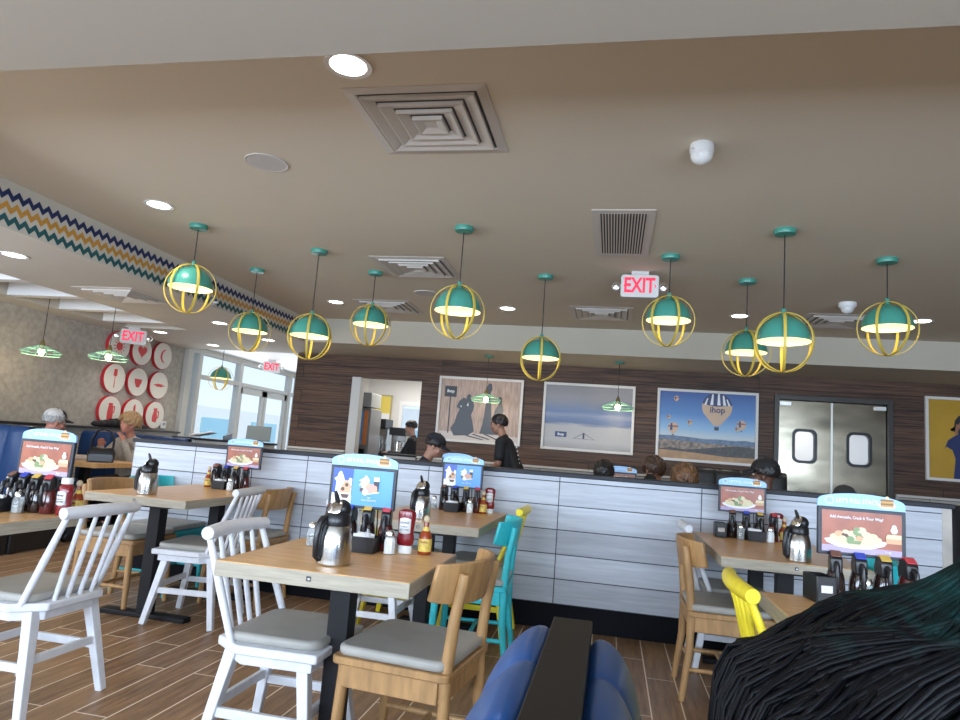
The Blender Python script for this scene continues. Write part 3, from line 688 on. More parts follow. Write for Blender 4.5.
# ---------------------------------------------------------------- steel kitchen doors
def kitchen_doors():
    m = M().span((DX0 - .06, YB - .03, 0), (DX0, YB + .13, 2.19)).span((DX1, YB - .03, 0), (DX1 + .06, YB + .13, 2.19)).span((DX0, YB - .03, 2.13), (DX1, YB + .13, 2.19))
    struct('trim_5', m, mat('door_frame_dark', (.05, .045, .04), .4), .003)
    mid = (DX0 + DX1) / 2
    for i, (a, b) in enumerate(((DX0 + .01, mid - .012), (mid + .012, DX1 - .01))):
        w = b - a; cx_ = (a + b) / 2
        m = M()
        hole = rrect(.26, .40, .07, 5, cx_, 1.545)
        # door skin as four slabs round the window
        m.span((a, YB + .02, .01), (cx_ - .13, YB + .06, 2.12)).span((cx_ + .13, YB + .02, .01), (b, YB + .06, 2.12)).span((cx_ - .13, YB + .02, .01), (cx_ + .13, YB + .06, 1.345)).span((cx_ - .13, YB + .02, 1.745), (cx_ + .13, YB + .06, 2.12))
        o = struct('door_%d' % (i + 3), m, STEELD)
        o2 = rrect(.30, .44, .08, 6, cx_, 1.545); i2 = rrect(.23, .37, .06, 6, cx_, 1.545); n = len(o2)
        g_ = M(); vs = [(u, YB + .012, v_) for u, v_ in o2] + [(u, YB + .012, v_) for u, v_ in i2] + [(u, YB + .022, v_) for u, v_ in o2] + [(u, YB + .07, v_) for u, v_ in i2]
        fs = [(k, (k + 1) % n, n + (k + 1) % n, n + k) for k in range(n)] + [(k, 2 * n + k, 2 * n + (k + 1) % n, (k + 1) % n) for k in range(n)] + [(n + k, n + (k + 1) % n, 3 * n + (k + 1) % n, 3 * n + k) for k in range(n)]
        g_.add(vs, fs).build('window_gasket', BLACKP, o)
        M().prism(rrect(.25, .39, .07, 6, cx_, 1.545), YB + .038, YB + .042, 'y').build('window_glass', PANE, o)
        e = a if i == 0 else b
        M().span((e - (0 if i == 0 else .14), YB - .005, 2.055), (e + (.14 if i == 0 else 0), YB + .02, 2.105)).build('hinge_plate', mat('bright_steel', (.85, .84, .80), .3, .6), o, .003)
        M().span((mid - .011 if i == 0 else mid + .0, YB + .012, .01), (mid if i == 0 else mid + .011, YB + .03, 2.12)).build('edge_strip', ALU, o)
    struct('wall_kitchen_right', M().span((DX0 - .4, 11.4, 0), (DX1 + .5, 11.5, 2.6)), KITCHENW)
kitchen_doors()

# ---------------------------------------------------------------- kitchen seen through the opening
def kitchen():
    struct('wall_kitchen_back', M().span((-4.60, 12.0, 0), (-2.62, 12.1, .9)).span((-4.60, 12.0, 1.97), (-2.62, 12.1, 2.75)).span((-4.60, 12.0, .9), (-3.92, 12.1, 1.97)).span((-3.2, 12.0, .9), (-2.62, 12.1, 1.97)), KITCHENW)
    struct('wall_kitchen_side', M().span((-2.55, YB + .12, 0), (-2.45, 12.1, 2.75)), KITCHENW)
    struct('ceiling_kitchen', M().span((-4.6, YB + .12, 2.5), (-1.2, 12.1, 2.6)), WHITE)
    m = M().span((-3.94, 11.97, 1.89), (-3.2, 12.03, 1.97)).span((-3.94, 11.97, .9), (-3.2, 12.03, .95)).span((-3.94, 11.97, .95), (-3.88, 12.03, 1.89)).span((-3.26, 11.97, .95), (-3.2, 12.03, 1.89))
    o = struct('window_7', m, WHITE)
    M().span((-3.88, 12.0, .95), (-3.26, 12.01, 1.89)).build('window_glass', PANE, o)
    struct('trim_6', M().span((OX0 - .05, YB - .03, 0), (OX0 + .09, YB + .13, 2.11)), OFFWHITE, .004)
    t = thing('drink_dispenser', 'tall dispenser with a bright lit front inside the kitchen opening', 'drink dispenser', (-3.93, 10.25, 0))
    M().span((-.18, -.25, 0), (.18, .25, 1.7)).build('cabinet', mat('dispenser_grey', (.22, .22, .22), .4), t, .01)
    M().span((-.17, -.256, 1.72), (.17, .2, 1.95)).build('top_box', mat('top_box_grey', (.36, .37, .35), .5), t, .01)
    m = M()
    for i, c in enumerate((0, 1, 2, 1)): m.span((-.15 + i * .075, -.262, 1.12), (-.085 + i * .075, -.2515, 1.66), c)
    m.build('front_panel', [mat('panel_white', (.7, .75, .8), .4), mat('panel_orange', (.75, .25, .08), .4), mat('panel_blue', (.15, .35, .7), .4)], t)
    M().span((-.13, -.3, .98), (.13, -.25, 1.06)).build('drip_tray', BLACK, t)
    t = thing('coffee_brewer', 'steel coffee brewer with black top inside the kitchen opening', 'coffee brewer', (-3.97, 11.05, .92))
    M().span((-.17, -.2, .0), (.17, .2, .06)).build('base', BLACK, t, .006)
    M().span((-.17, -.05, .06), (.17, .2, .5)).build('column', STEEL, t, .008)
    M().span((-.18, -.2, .5), (.18, .2, .66)).build('head', BLACKP, t, .01)
    M().lathe([(0, .06), (.075, .06), (.08, .2), (.075, .36), (.05, .38), (0, .38)], 18, cap=False, X=T(0, -.12, 0)).build('urn', STEEL, t)
    t2 = dup(t, (-3.56, 10.98, .92), 0, 'smaller coffee brewer further back inside the kitchen opening'); t2.scale = (.8, .8, .8)
    t = thing('kitchen_counter', 'white counter with black edge inside the kitchen opening', 'counter', (-3.75, 11.1, 0))
    M().span((-.75, -.35, .04), (.62, .35, .88)).build('cabinet', OFFWHITE, t, .004)
    M().span((-.77, -.38, .88), (.62, .37, .92)).build('top', BLACK, t, .004)
    t = thing('menu_board', 'yellow and white board on the back wall inside the kitchen opening', 'board', (-4.28, 11.95, 1.32))
    M().span((-.2, -.02, 0), (.2, .02, .75)).build('frame', mat('gold_frame', (.42, .36, .22), .4), t, .004)
    M().span((-.17, -.024, .03), (.17, -.019, .4)).span((-.17, -.024, .4), (.17, -.019, .72), 1).build('print', [PRW, mat('board_yellow', (.75, .60, .12), .4)], t)
    # service counter edge in the opening
    t = thing('pass_counter', 'dark topped pass counter at the lower kitchen opening', 'counter', (-2.98, 9.72, 0))
    M().span((-.33, -.2, 0), (.36, .2, 1.0)).build('cabinet', OFFWHITE, t)
    M().span((-.36, -.24, 1.0), (.37, .22, 1.03)).build('top', BLACK, t, .004)
kitchen()
# ---------------------------------------------------------------- chairs  (local +y is where the sitter faces)
def spindle_chair(mt):
    t = thing('spindle_chair', '', 'chair')
    seat = [(-.225, .21), (.225, .21), (.235, -.10), (.15, -.215), (-.15, -.215), (-.235, -.10)]
    M().prism(seat, .415, .448).build('seat', mt, t, .007)
    M().prism([(x * .86, y * .86) for x, y in seat], .375, .415).build('apron', mt, t, .003)
    cu = rrect(.40, .37, .06, 5, 0, .015)
    M().prism(cu, .447, .482).build('seat_cushion', CUSH, t, .014, seg=3)
    for sx in (-1, 1):
        for sy in (-1, 1):
            p = (sx * .155, .14 * sy - .005, .41); q = (sx * .215, .215 * sy - .005, .0)
            M().bar(p, q, .05, .044, .034, .034, up=(0, 1, 0)).build('leg', mt, t, .004)
    def at(sx, sy, z):
        k = (.41 - z) / .41; return (sx * (.155 + .06 * k), sy * (.14 + .075 * k) - .005, z)
    for a, b in (((-1, -1), (-1, 1)), ((1, -1), (1, 1)), ((-1, -1), (1, -1)), ((-1, 1), (1, 1))):
        z = .20 if a[0] == b[0] else .225
        M().bar(at(*a, z), at(*b, z), .02, .034).build('stretcher', mt, t, .003)
    m = M()
    crest = [(-.213 + .426 * i / 10, -.272 - .022 * sin(pi * i / 10), .815 + .004 * sin(pi * i / 10)) for i in range(11)]
    m.tube(crest, [.0245 + .003 * sin(pi * i / 10) for i in range(11)], 16); m.build('crest_rail', mt, t, .003)
    for i in range(6):
        u = -1 + 2 * i / 5; out = abs(u) > .9
        p = (u * (.20 if out else .165), -.13 if out else -.19, .44); q = (u * .19, -.285 + .008 * abs(u), .805)
        r = .0145 if out else .0105
        M().tube([p, [(a + b) / 2 for a, b in zip(p, q)], q], [r * .95, r * 1.1, r * .85], 10).build('spindle', mt, t)
    return t
def curved_chair(mt):
    t = thing('curved_back_chair', '', 'chair')
    M().prism(rrect(.46, .44, .03, 4), .425, .452).build('seat_panel', mt, t, .005)
    m = M().span((-.205, .172, .35), (.205, .198, .428)).span((-.205, -.20, .35), (.205, -.175, .428)).span((-.215, -.18, .35), (-.19, .18, .43)).span((.19, -.18, .35), (.215, .18, .43))
    m.build('apron', mt, t, .003)
    M().prism(rrect(.44, .42, .05, 5), .452, .488).build('seat_cushion', CUSH, t, .014, seg=3)
    for sx in (-1, 1):
        M().tube([(sx * .19, .18, .43), (sx * .197, .19, .2), (sx * .20, .197, 0)], [.021, .02, .015], 14).build('front_leg', mt, t, .003)
        M().tube([(sx * .20, -.235, 0), (sx * .192, -.20, .25), (sx * .185, -.196, .45), (sx * .182, -.21, .62), (sx * .18, -.235, .775)], [.016, .02, .0215, .02, .019], 14).build('back_post', mt, t, .005)
    # bent crest board
    vs = []; n = 18
    for i in range(n + 1):
        u = -1 + 2 * i / n; x = .235 * sin(u * 1.25) / sin(1.25); y = -.232 + .105 * (1 - cos(u * 1.25)) / (1 - cos(1.25))
        for th in (0, 1):
            nx, ny = sin(u * .8) * .011, -cos(u * .8) * .011
            for zz in (0, 1):
                lean = -.026 * zz
                hh = .66 + .02 * u * u if zz == 0 else .81 - .006 * u * u
                vs.append((x + (nx if th else -nx), y + (ny if th else -ny) + lean, hh))
    fs = []
    for i in range(n):
        a = i * 4; b = a + 4
        fs += [(a, b, b + 1, a + 1), (a + 2, a + 3, b + 3, b + 2), (a + 1, b + 1, b + 3, a + 3), (a, a + 2, b + 2, b)]
    fs += [(0, 1, 3, 2), (n * 4, n * 4 + 2, n * 4 + 3, n * 4 + 1)]
    M().add(vs, fs).build('crest_board', mt, t, .005, smooth=50)
    for sx in (-1, 1):
        M().tube([(sx * .197, .193, .16), (sx * .197, -.215, .16)], .0115, 10).build('stretcher', mt, t)
    M().tube([(-.197, -.01, .16), (.197, -.01, .16)], .0115, 10).build('stretcher', mt, t)
    return t
PX, MX = -pi / 2, pi / 2        # facing +x / -x
CH = [('A', CHAIRW, -2.42, 2.58, MX, 'white spindle chair with its back to us, nearest on the far left'),
      ('A', CHAIRW, -1.175, 2.50, PX, 'white spindle chair tucked under the left side of the near centre table'),
      ('A', CHAIRW, -2.545, 3.98, MX + .12, 'white spindle chair at the right of the back left table'),
      ('A', CHAIRW, -1.36, 4.02, PX, 'white spindle chair half hidden behind the near centre table, legs showing'),
      ('A', CHAIRW, .75, 4.50, PX, 'white spindle chair behind the oak chair beside the right partition table'),
      ('A', CHAIRY, -1.36, 4.52, PX, 'yellow spindle chair hidden behind the blue table sign of the centre table'),
      ('A', CHAIRY, -.83, 4.52, MX, 'yellow spindle chair seen behind the turquoise chair by the partition'),
      ('A', CHAIRY, .715, 2.45, PX, 'yellow spindle chair in front of the long dark hair at lower right'),
      ('B', OAK, -.68, 2.50, MX - .12, 'oak chair with curved back in the centre foreground'),
      ('B', OAK, -2.55, 4.54, MX, 'oak chair with curved back by the partition, behind a white chair'),
      ('B', OAK, -3.17, 4.08, PX, 'oak chair with curved back at the left side of the back left table'),
      ('B', OAK, .64, 3.95, PX, 'oak chair with curved back at the left of the right partition table'),
      ('B', TURQ, -.76, 3.98, MX + .06, 'turquoise chair with curved back in the middle, by the partition'),
      ('B', TURQ, -3.23, 4.55, PX, 'turquoise chair with curved back behind the left oak chair'),
      ('B', TURQ, 1.13, 3.72, MX, 'turquoise chair at the right of the right partition table, behind the pale sign')]
cp = {}
for kind, mt, x, y, rz, lab in CH:
    key = (kind, mt.name); g = 'spindle back chairs' if kind == 'A' else 'curved back chairs'
    if key not in cp:
        cp[key] = o = (spindle_chair if kind == 'A' else curved_chair)(mt)
        o.location = (x, y, 0); o.rotation_euler = (0, 0, rz); o['label'] = lab; o['group'] = g
    else: dup(cp[key], (x, y, 0), rz, lab, g)

# ---------------------------------------------------------------- tables
def table(x0, x1, y0, y1, label, posts):
    cx_, cy_ = (x0 + x1) / 2, (y0 + y1) / 2; w, d = x1 - x0, y1 - y0
    t = thing('dining_table', label, 'table', (cx_, cy_, 0), 0, 'dining tables')
    M().span((-w / 2 + .002, -d / 2 + .002, .735), (w / 2 - .002, d / 2 - .002, .76)).build('tabletop', TOPM, t, .002)
    M().span((-w / 2, -d / 2, .708), (w / 2, d / 2, .7575)).build('edge_band', EDGEM, t, .002)
    for py in posts:
        M().span((-.04, py - .04, .03), (.04, py + .04, .70)).build('post', BLACK, t, .004)
        M().span((-.30, py - .04, .0), (.30, py + .04, .03)).build('foot_bar', BLACK, t, .006)
        if len(posts) == 1: M().span((-.04, -.27, .0), (.04, .27, .029)).build('foot_bar', BLACK, t, .006)
        M().span((-.2, py - .2, .695), (.2, py + .2, .708)).build('mounting_plate', BLACK, t)
    m = M().span((-.008, -d / 2 - .002, .727), (.008, -d / 2 + .001, .743)).build('edge_badge', INK, t)
    m = M().span((-.003, -d / 2 - .0026, .731), (.005, -d / 2 - .0021, .738)).build('badge_mark', ALU, t)
    return t
table(-3.10, -2.395, 2.11, 2.78, 'small square wood table at the left edge with ketchup on it', [0])
table(-1.30, -.61, 2.12, 2.78, 'small square wood table in the near centre with a steel carafe', [0])
table(.555, 1.26, 2.06, 2.70, 'small square wood table at lower right behind the dark hair', [0])
table(-3.17, -2.47, 3.64, 4.785, 'long wood table at back left against the partition', [-.33, .33])
table(-1.41, -.705, 3.74, 4.785, 'long wood table in the middle against the partition', [-.3, .3])
table(.56, 1.26, 3.60, 4.785, 'long wood table at the right against the partition', [-.35, .35])

# ---------------------------------------------------------------- table-top things
ZT = .761
def carafe():
    t = thing('coffee_carafe', '', 'carafe')
    M().lathe([(0, 0), (.056, 0), (.060, .004), (.060, .012), (.0605, .06), (.058, .095), (.049, .128), (.045, .136), (0, .136)], 32, cap=False).build('body', STEEL, t)
    M().lathe([(0, .132), (.047, .132), (.049, .14), (.047, .165), (.04, .176), (0, .18)], 28, cap=False).build('collar', BLACKP, t)
    M().ball((.018, 0, .188), (.032, .034, .034), 20, 12).build('spout_dome', BLACKP, t)
    M().lathe([(0, .012), (.02, .011), (.034, .004), (.036, 0), (0, 0)], 24, cap=False, X=T(-.014, 0, .19) @ RY(rad(-58))).build('lid_button', CHROME, t)
    M().tube([(-.002, 0, .205), (-.012, 0, .235), (-.02, 0, .252)], [.010, .0085, .006], 8).build('thumb_lever', BLACKP, t, .002)
    m = M().tube([(-.04, 0, .160), (-.060, 0, .157), (-.072, 0, .14), (-.078, 0, .08), (-.076, 0, .03), (-.061, 0, .016)], [.010, .012, .0125, .012, .010, .008], 10)
    m.build('handle', BLACKP, t)
    M().tube([(-.046, 0, .135), (-.060, 0, .10), (-.0615, 0, .03)], [.008, .008, .008], 8).build('handle_strap', BLACKP, t)
    return t
def shaker(fill):
    t = thing('salt_shaker' if fill is SALT else 'pepper_shaker', '', 'shaker')
    M().lathe([(0, .001), (.023, .001), (.0235, .05), (.017, .068), (.015, .072), (0, .072)], 8, cap=False).build('glass', SHGLASS, t, smooth=20)
    M().lathe([(0, .003), (.0215, .003), (.022, .05 if fill is SALT else .036), (.0165, .064 if fill is SALT else .037), (0, .065 if fill is SALT else .037)], 8, cap=False).build('filling', fill, t, smooth=20)
    M().lathe([(0, .07), (.0175, .07), (.018, .082), (.013, .092), (0, .094)], 18, cap=False).build('cap', CHROME, t)
    return t
def ketchup(inverted):
    t = thing('ketchup_bottle', '', 'ketchup bottle')
    if inverted:
        pr_ = [(0, .03), (.026, .03), (.034, .038), (.036, .06), (.031, .085), (.034, .115), (.037, .15), (.034, .166), (.02, .174), (0, .175)]
        M().lathe(pr_, 28, cap=False, X=S(1, .72, 1)).build('bottle', KET, t)
        M().lathe([(0, 0), (.030, 0), (.031, .02), (.027, .032), (0, .032)], 24, cap=False, X=S(1, .8, 1)).build('cap', PLW, t, .002)
        zl = .108
    else:
        pr_ = [(0, 0), (.030, 0), (.035, .008), (.035, .05), (.031, .075), (.035, .10), (.034, .125), (.02, .142), (.017, .146), (0, .146)]
        M().lathe(pr_, 28, cap=False, X=S(1, .8, 1)).build('bottle', KET, t)
        M().lathe([(0, .14), (.024, .14), (.0245, .158), (.023, .168), (0, .168)], 22, cap=False).build('cap', PLW, t, .002)
        zl = .075
    m = M(); n = 8; k = .72 if inverted else .8; r = .0358 if inverted else .0358
    pts = []
    for i in range(n + 1):
        a = rad(-90 - 42 + 84 * i / n); pts.append((r * cos(a), k * r * sin(a) - .0012))
    out = [(.0, .046), (.1, .05)]
    vs = []; fs = []
    for (x, y) in pts:
        wv = 1 - (x / .03) ** 2 * .25
        vs += [(x, y, zl - .030 * wv), (x, y, zl + .034 * wv)]
    for i in range(n): fs.append((2 * i, 2 * i + 2, 2 * i + 3, 2 * i + 1))
    lab = m.add(vs, fs).build('label', WLAB, t, solid=.0006)
    m = M(); text_on(m, 'HEINZ', .0125, 0, zl + .014, -k * r - .0022); text_on(m, 'TOMATO', .0075, 0, zl - .002, -k * r - .0022); text_on(m, 'KETCHUP', .0095, 0, zl - .013, -k * r - .0022, 0, .9)
    m.build('lettering', mat('label_ink', (.08, .10, .16), .5), lab)
    return t
def hotsauce():
    t = thing('hot_sauce_bottle', '', 'hot sauce bottle')
    M().lathe([(0, 0), (.025, 0), (.027, .005), (.027, .062), (.02, .085), (.012, .10), (.0105, .125), (0, .125)], 22, cap=False).build('bottle', SAUCE, t)
    M().lathe([(.0273, .012), (.0276, .014), (.0276, .06), (.0273, .062)], 22, cap=False).build('label', YLAB, t)
    m = M(); text_on(m, 'Cholula', .0125, 0, .05, -.0282, 0, .9); m.build('lettering', mat('label_red', (.35, .03, .02), .5), t)
    M().lathe([(.0205, .083), (.0125, .10), (.0108, .115)], 18, cap=False).build('neck_label', YLAB, t, solid=.0006)
    M().ball((0, 0, .138), (.0135, .0135, .016), 16, 10).build('cap', WOODCAP, t)
    return t
def syrup(col, body):
    t = thing('syrup_dispenser', '', 'syrup dispenser')
    M().lathe([(0, 0), (.030, 0), (.033, .006), (.033, .05), (.030, .085), (.022, .11), (0, .11)], 20, cap=False).build('jug', body, t)
    # slanted pouring top with thumb slide
    M().prism([(-.036, .10), (.026, .10), (.030, .135), (.016, .160), (-.012, .168), (-.034, .150)], -.020, .020, 'x').build('pourer', BLACKP, t, .006)
    M().prism([(-.030, .154), (-.008, .1695), (.014, .1625), (.024, .148), (.026, .152), (.016, .1685), (-.008, .1755), (-.033, .158)], -.017, .017, 'x').build('thumb_slide', col, t, .002)
    m = M().tube([(0, -.034, .135), (0, -.052, .125), (0, -.058, .09), (0, -.052, .05), (0, -.034, .035)], [.008, .009, .009, .008, .007], 10)
    m.build('handle', BLACKP, t)
    return t
SLIDES = [('brown', mat('brown_slide', (.16, .07, .05), .4), SYRUP), ('blue', mat('blue_slide', (.03, .06, .42), .4), SYRUP), ('gold', mat('gold_slide', (.58, .38, .08), .4), SYRUP), ('red', mat('red_slide', (.50, .05, .06), .4), SYRUPR)]
def packet_tub():
    t = thing('packet_tub', '', 'tub of packets')
    m = M(); w, d, h = .055, .045, .062
    o = [(-w, -d), (w, -d), (w, d), (-w, d)]; i_ = [(x * .93, y * .93) for x, y in o]
    vs = [(x * .9, y * .9, 0) for x, y in o] + [(x, y, h) for x, y in o] + [(x, y, h) for x, y in i_] + [(x * .88, y * .88, .006) for x, y in i_]
    fs = [(3, 2, 1, 0), (12, 13, 14, 15)] + [(k * 4 + j, k * 4 + (j + 1) % 4, k * 4 + 4 + (j + 1) % 4, k * 4 + 4 + j) for k in range(3) for j in range(4)]
    m.add(vs, fs).build('tub', BLACKP, t, .002)
    rr = random.Random(3)
    for i in range(9):
        m = M().box((0, 0, 0), (.045, .004, .06), 0, T(rr.uniform(-.02, .02), -.03 + i * .0075, .042) @ RX(rr.uniform(-.15, .15)) @ RY(rr.uniform(-.2, .2)))
        m.build('packet', PACK, t)
    return t
def sign(kind):
    t = thing('table_sign', '', 'table sign')
    # local: z=0 table, panel .16-.32, header above ; faces -y
    b = .158; w = .145; h = .17
    M().span((-w, -.008, b), (w, .008, b + h)).build('frame', SIGNF, t, .003)
    m = M().span((-w + .014, -.0095, b + .012), (w - .014, -.0078, b + h - .012))
    lv = [0]
    W, Hh = 2 * w - .028, h - .024
    def P(pts, mi):
        lv[0] += 1; y = -.0095 - lv[0] * .00018
        m.prism([(-W / 2 + u * W, b + .012 + v_ * Hh) for u, v_ in pts], y - .00015, y, 'y', mi)
    a = W / Hh
    if kind == 'blue':
        P([(0, 0), (.32, 0), (.34, 1), (0, 1)], 1); P([(0, 0), (.325, 0), (.33, .25), (0, .3)], 2)
        P([(.05, .3), (.06, .62), (.02, .70), (.07, .76), (.09, .88), (.13, .92), (.17, .80), (.20, .66), (.24, .55), (.28, .75), (.32, .72), (.32, .2), (.1, .2)], 2)
        for u, v_, r, mi in ((.20, .46, .055, 3), (.27, .50, .05, 3), (.23, .58, .05, 3), (.17, .38, .05, 3), (.26, .38, .05, 3), (.24, .54, .03, 4), (.18, .42, .03, 4)): P(circ(r, 14, u, v_, r * a), mi)
        P([(.14, .30), (.30, .30), (.27, .17), (.18, .17)], 4); P([(.13, .315), (.31, .315), (.30, .28), (.14, .28)], 2)
        # jug, glass, pancakes on the right
        P([(.49, .48), (.60, .48), (.62, .72), (.585, .80), (.55, .86), (.52, .78), (.48, .74)], 2); P([(.44, .70), (.49, .74), (.49, .56), (.445, .56), (.46, .60), (.475, .62), (.475, .68), (.46, .68)], 2)
        P([(.70, .40), (.77, .40), (.78, .72), (.69, .72)], 5); P([(.69, .70), (.78, .70), (.78, .82), (.69, .82)], 2)
        for u, v_, r, mi in ((.61, .54, .05, 3), (.66, .50, .055, 3), (.71, .46, .05, 3), (.62, .46, .045, 6), (.67, .56, .04, 6), (.72, .52, .035, 6), (.50, .44, .035, 4), (.56, .38, .05, 2)): P(circ(r, 14, u, v_, r * a), mi)
        P([(.54, .34), (.80, .42), (.78, .38), (.60, .32)], 2)
        text_on(m, 'NEW', .006, .035, b + .046, -.0135, 2); text_on(m, 'MILK & PANCAKES', .0098, .035, b + .035, -.0135, 2, .8)
    else:
        P([(0, .0), (1, .0), (1, .14), (0, .16)], 9)
        P([(.03, .30), (.06, .22), (.20, .13), (.40, .10), (.62, .13), (.78, .22), (.83, .32), (.60, .38), (.30, .40)], 2); P([(.07, .30), (.22, .20), (.42, .17), (.62, .20), (.76, .29), (.5, .36)], 8)
        for u, v_, r, mi in ((.16, .36, .06, 7), (.22, .44, .06, 3), (.30, .42, .05, 4), (.30, .50, .04, 7), (.38, .46, .06, 8), (.46, .50, .07, 10), (.50, .56, .06, 7), (.44, .58, .04, 10), (.56, .46, .06, 7), (.64, .42, .065, 7), (.70, .36, .05, 8), (.26, .34, .05, 8), (.36, .34, .05, 10), (.47, .36, .05, 3), (.57, .36, .05, 7)): P(circ(r, 14, u, v_, r * a * .7), mi)
        P([(.30, .30), (.50, .30), (.48, .22), (.33, .22)], 10)
        P([(.80, .30), (.99, .30), (.99, .42), (.80, .42)], 3); P([(.80, .42), (.99, .42), (.99, .46), (.80, .46)], 7); P([(.80, .46), (.99, .46), (.99, .52), (.82, .52)], 8); P(circ(.045, 12, .90, .62, .045 * a), 2); P(circ(.03, 12, .90, .70, .03 * a), 2)
        text_on(m, 'Add Avocado, Crack It Your Way!', .0145, -.018, b + h - .034, -.0135, 2, .86, .0002)
        text_on(m, 'ihop', .012, .085, b + .026, -.0135, 2)
    m.build('print', [PRB if kind == 'blue' else PRR, PRBD, PRW, PRT, PRBR, BLACKP, PRP, PRY, PRY, mat('print_violet', (.42, .33, .50), .35), PRG], t, smooth=0)
    hd = M(); z0 = b + h
    prof = [(-w, z0 - .002), (w, z0 - .002), (w, z0 + .022)] + [(w * cos(rad(q)), z0 + .022 + .030 * sin(rad(q))) for q in range(15, 166, 10)] + [(-w, z0 + .022)]
    hd.prism(prof, -.005, .004, 'y'); h_ = hd.build('header', HEADB if True else HEADB2, t)
    m = M(); text_on(m, "LET'S FULL STACK", .0215, -.012, z0 + .024, -.0058, 0, .82, .0003); m.build('lettering', PRW, h_)
    m = M().prism(circ(.016, 18, -.105, z0 + .023), -.0062, -.005, 'y', 0).prism(circ(.011, 18, -.105, z0 + .023), -.0066, -.006, 'y', 1); m.build('round_logo', [HEADB2, mat('logo_grey', (.30, .42, .60), .4)], h_)
    m = M()
    m.prism(circ(.030, 20, .085, z0 + .018, .012), -.0062, -.005, 'y', 0)
    for i in range(4): m.prism(rrect(.044, .007, .003, 3, .085, z0 + .016 + i * .0068), -.0068 - i * .0002, -.006, 'y', 1 + i % 2)
    m.prism(circ(.006, 10, .085, z0 + .045), -.0074, -.006, 'y', 3)
    m.build('stack_picture', [PRW, mat('pancake_gold', (.55, .33, .10), .5), mat('pancake_brown', (.28, .13, .045), .5), PRY], h_)
    # wire easel
    m = M()
    for s in (-1, 1): m.tube([(s * .075, .002, .004), (s * .075, .004, .1), (s * .072, .002, b + .004)], .003, 6)
    m.tube([(-.075, .002, .005), (.075, .002, .005)], .003, 6); m.tube([(-.075, .002, .004), (-.075, .055, .004), (.075, .055, .004), (.075, .002, .004)], .003, 6)
    m.build('wire_stand', BLACK, t)
    return t
PROTO = {}
def put(kind, maker, loc, rz, label, group):
    if kind not in PROTO:
        PROTO[kind] = o = maker(); o.location = loc; o.rotation_euler = (0, 0, rz); o['label'] = label; o['group'] = group
        return o
    return dup(PROTO[kind], loc, rz, label, group)
# per table: where, then positions
SETS = {
 'near centre table': dict(sign=('blue', -1.005, 2.67), car=(-.945, 2.285, rad(58)), pep=(-1.175, 2.60), salt=(-.845, 2.60), ket=(-.80, 2.66, True), hot=(-.725, 2.69), tub=(-.945, 2.59), syr=(-1.125, .078, 2.675)),
 'middle partition table': dict(sign=('blue', -1.01, 4.60), car=(-1.11, 3.95, rad(62)), pep=(-1.20, 4.60), salt=(-.93, 4.54), ket=(-.815, 4.65, True), hot=(-.85, 4.60), tub=(-1.05, 4.53), syr=(-1.13, .078, 4.60)),
 'back left table': dict(sign=('rust', -2.70, 4.62), car=(-2.855, 3.79, rad(8)), pep=(-2.93, 4.64), salt=(-2.715, 4.50), ket=(-2.98, 4.73, True), hot=(-2.985, 4.64), tub=(-2.82, 4.55), syr=(-2.89, .078, 4.60)),
 'left edge table': dict(sign=('rust', -2.555, 2.67), pep=(-2.60, 2.60), ket=(-2.415, 2.66, False), hot=(-2.425, 2.745), tub=(-2.70, 2.58), syr=(-2.70, .065, 2.665)),
 'right partition table': dict(sign=('rust', .832, 4.60), car=(.945, 3.71, rad(22)), pep=(.815, 4.52), salt=(.985, 4.50), ket=(1.06, 4.66, True), hot=(1.095, 4.63), tub=(.90, 4.52), syr=(.775, .082, 4.60)),
 'lower right table': dict(sign=('rust', .888, 2.675), pep=(.89, 2.62), syr=(.80, .078, 2.66)),
}
ORD = {'near centre table': 'near centre table', }
for tb, d in SETS.items():
    k, x, y = d['sign']
    put('sign_' + k, lambda: sign(k), (x, y, ZT), 0, '%s table sign with arched header on the %s' % ('blue milkshake' if k == 'blue' else 'rust red food plate', tb), 'table signs')
    if 'car' in d: put('car', carafe, (d['car'][0], d['car'][1], ZT), d['car'][2], 'steel coffee carafe with black lid and handle on the %s' % tb, 'coffee carafes')
    if 'pep' in d: put('pep', lambda: shaker(PEPPER), (*d['pep'], ZT), 0, 'glass pepper shaker with chrome cap on the %s' % tb, 'pepper shakers')
    if 'salt' in d: put('salt', lambda: shaker(SALT), (*d['salt'], ZT), 0, 'white salt shaker with chrome cap on the %s' % tb, 'salt shakers')
    if 'ket' in d: put('ket%d' % d['ket'][2], lambda: ketchup(d['ket'][2]), (d['ket'][0], d['ket'][1], ZT), 0, 'red ketchup bottle%s on the %s' % (' standing on its white cap' if d['ket'][2] else ' with white cap on top', tb), 'ketchup bottles')
    if 'hot' in d: put('hot', hotsauce, (*d['hot'], ZT), 0, 'yellow labelled hot sauce bottle with wooden cap on the %s' % tb, 'hot sauce bottles')
    if 'tub' in d: put('tub', packet_tub, (*d['tub'], ZT), 0, 'black tub of paper packets before the syrups on the %s' % tb, 'packet tubs')
    x0, dx, y = d['syr']
    for i, (nm, cm, body) in enumerate(SLIDES):
        put('syr' + nm, lambda: syrup(cm, body), (x0 + i * dx, y, ZT), rad(20) * (i - 1.5) * .3, 'black topped syrup dispenser with %s slide on the %s' % (nm, tb), 'syrup dispensers')
t = thing('condiment_bin', 'black open condiment bin at the left of the syrups on the lower right table', 'bin', (.74, 2.63, ZT), .2)
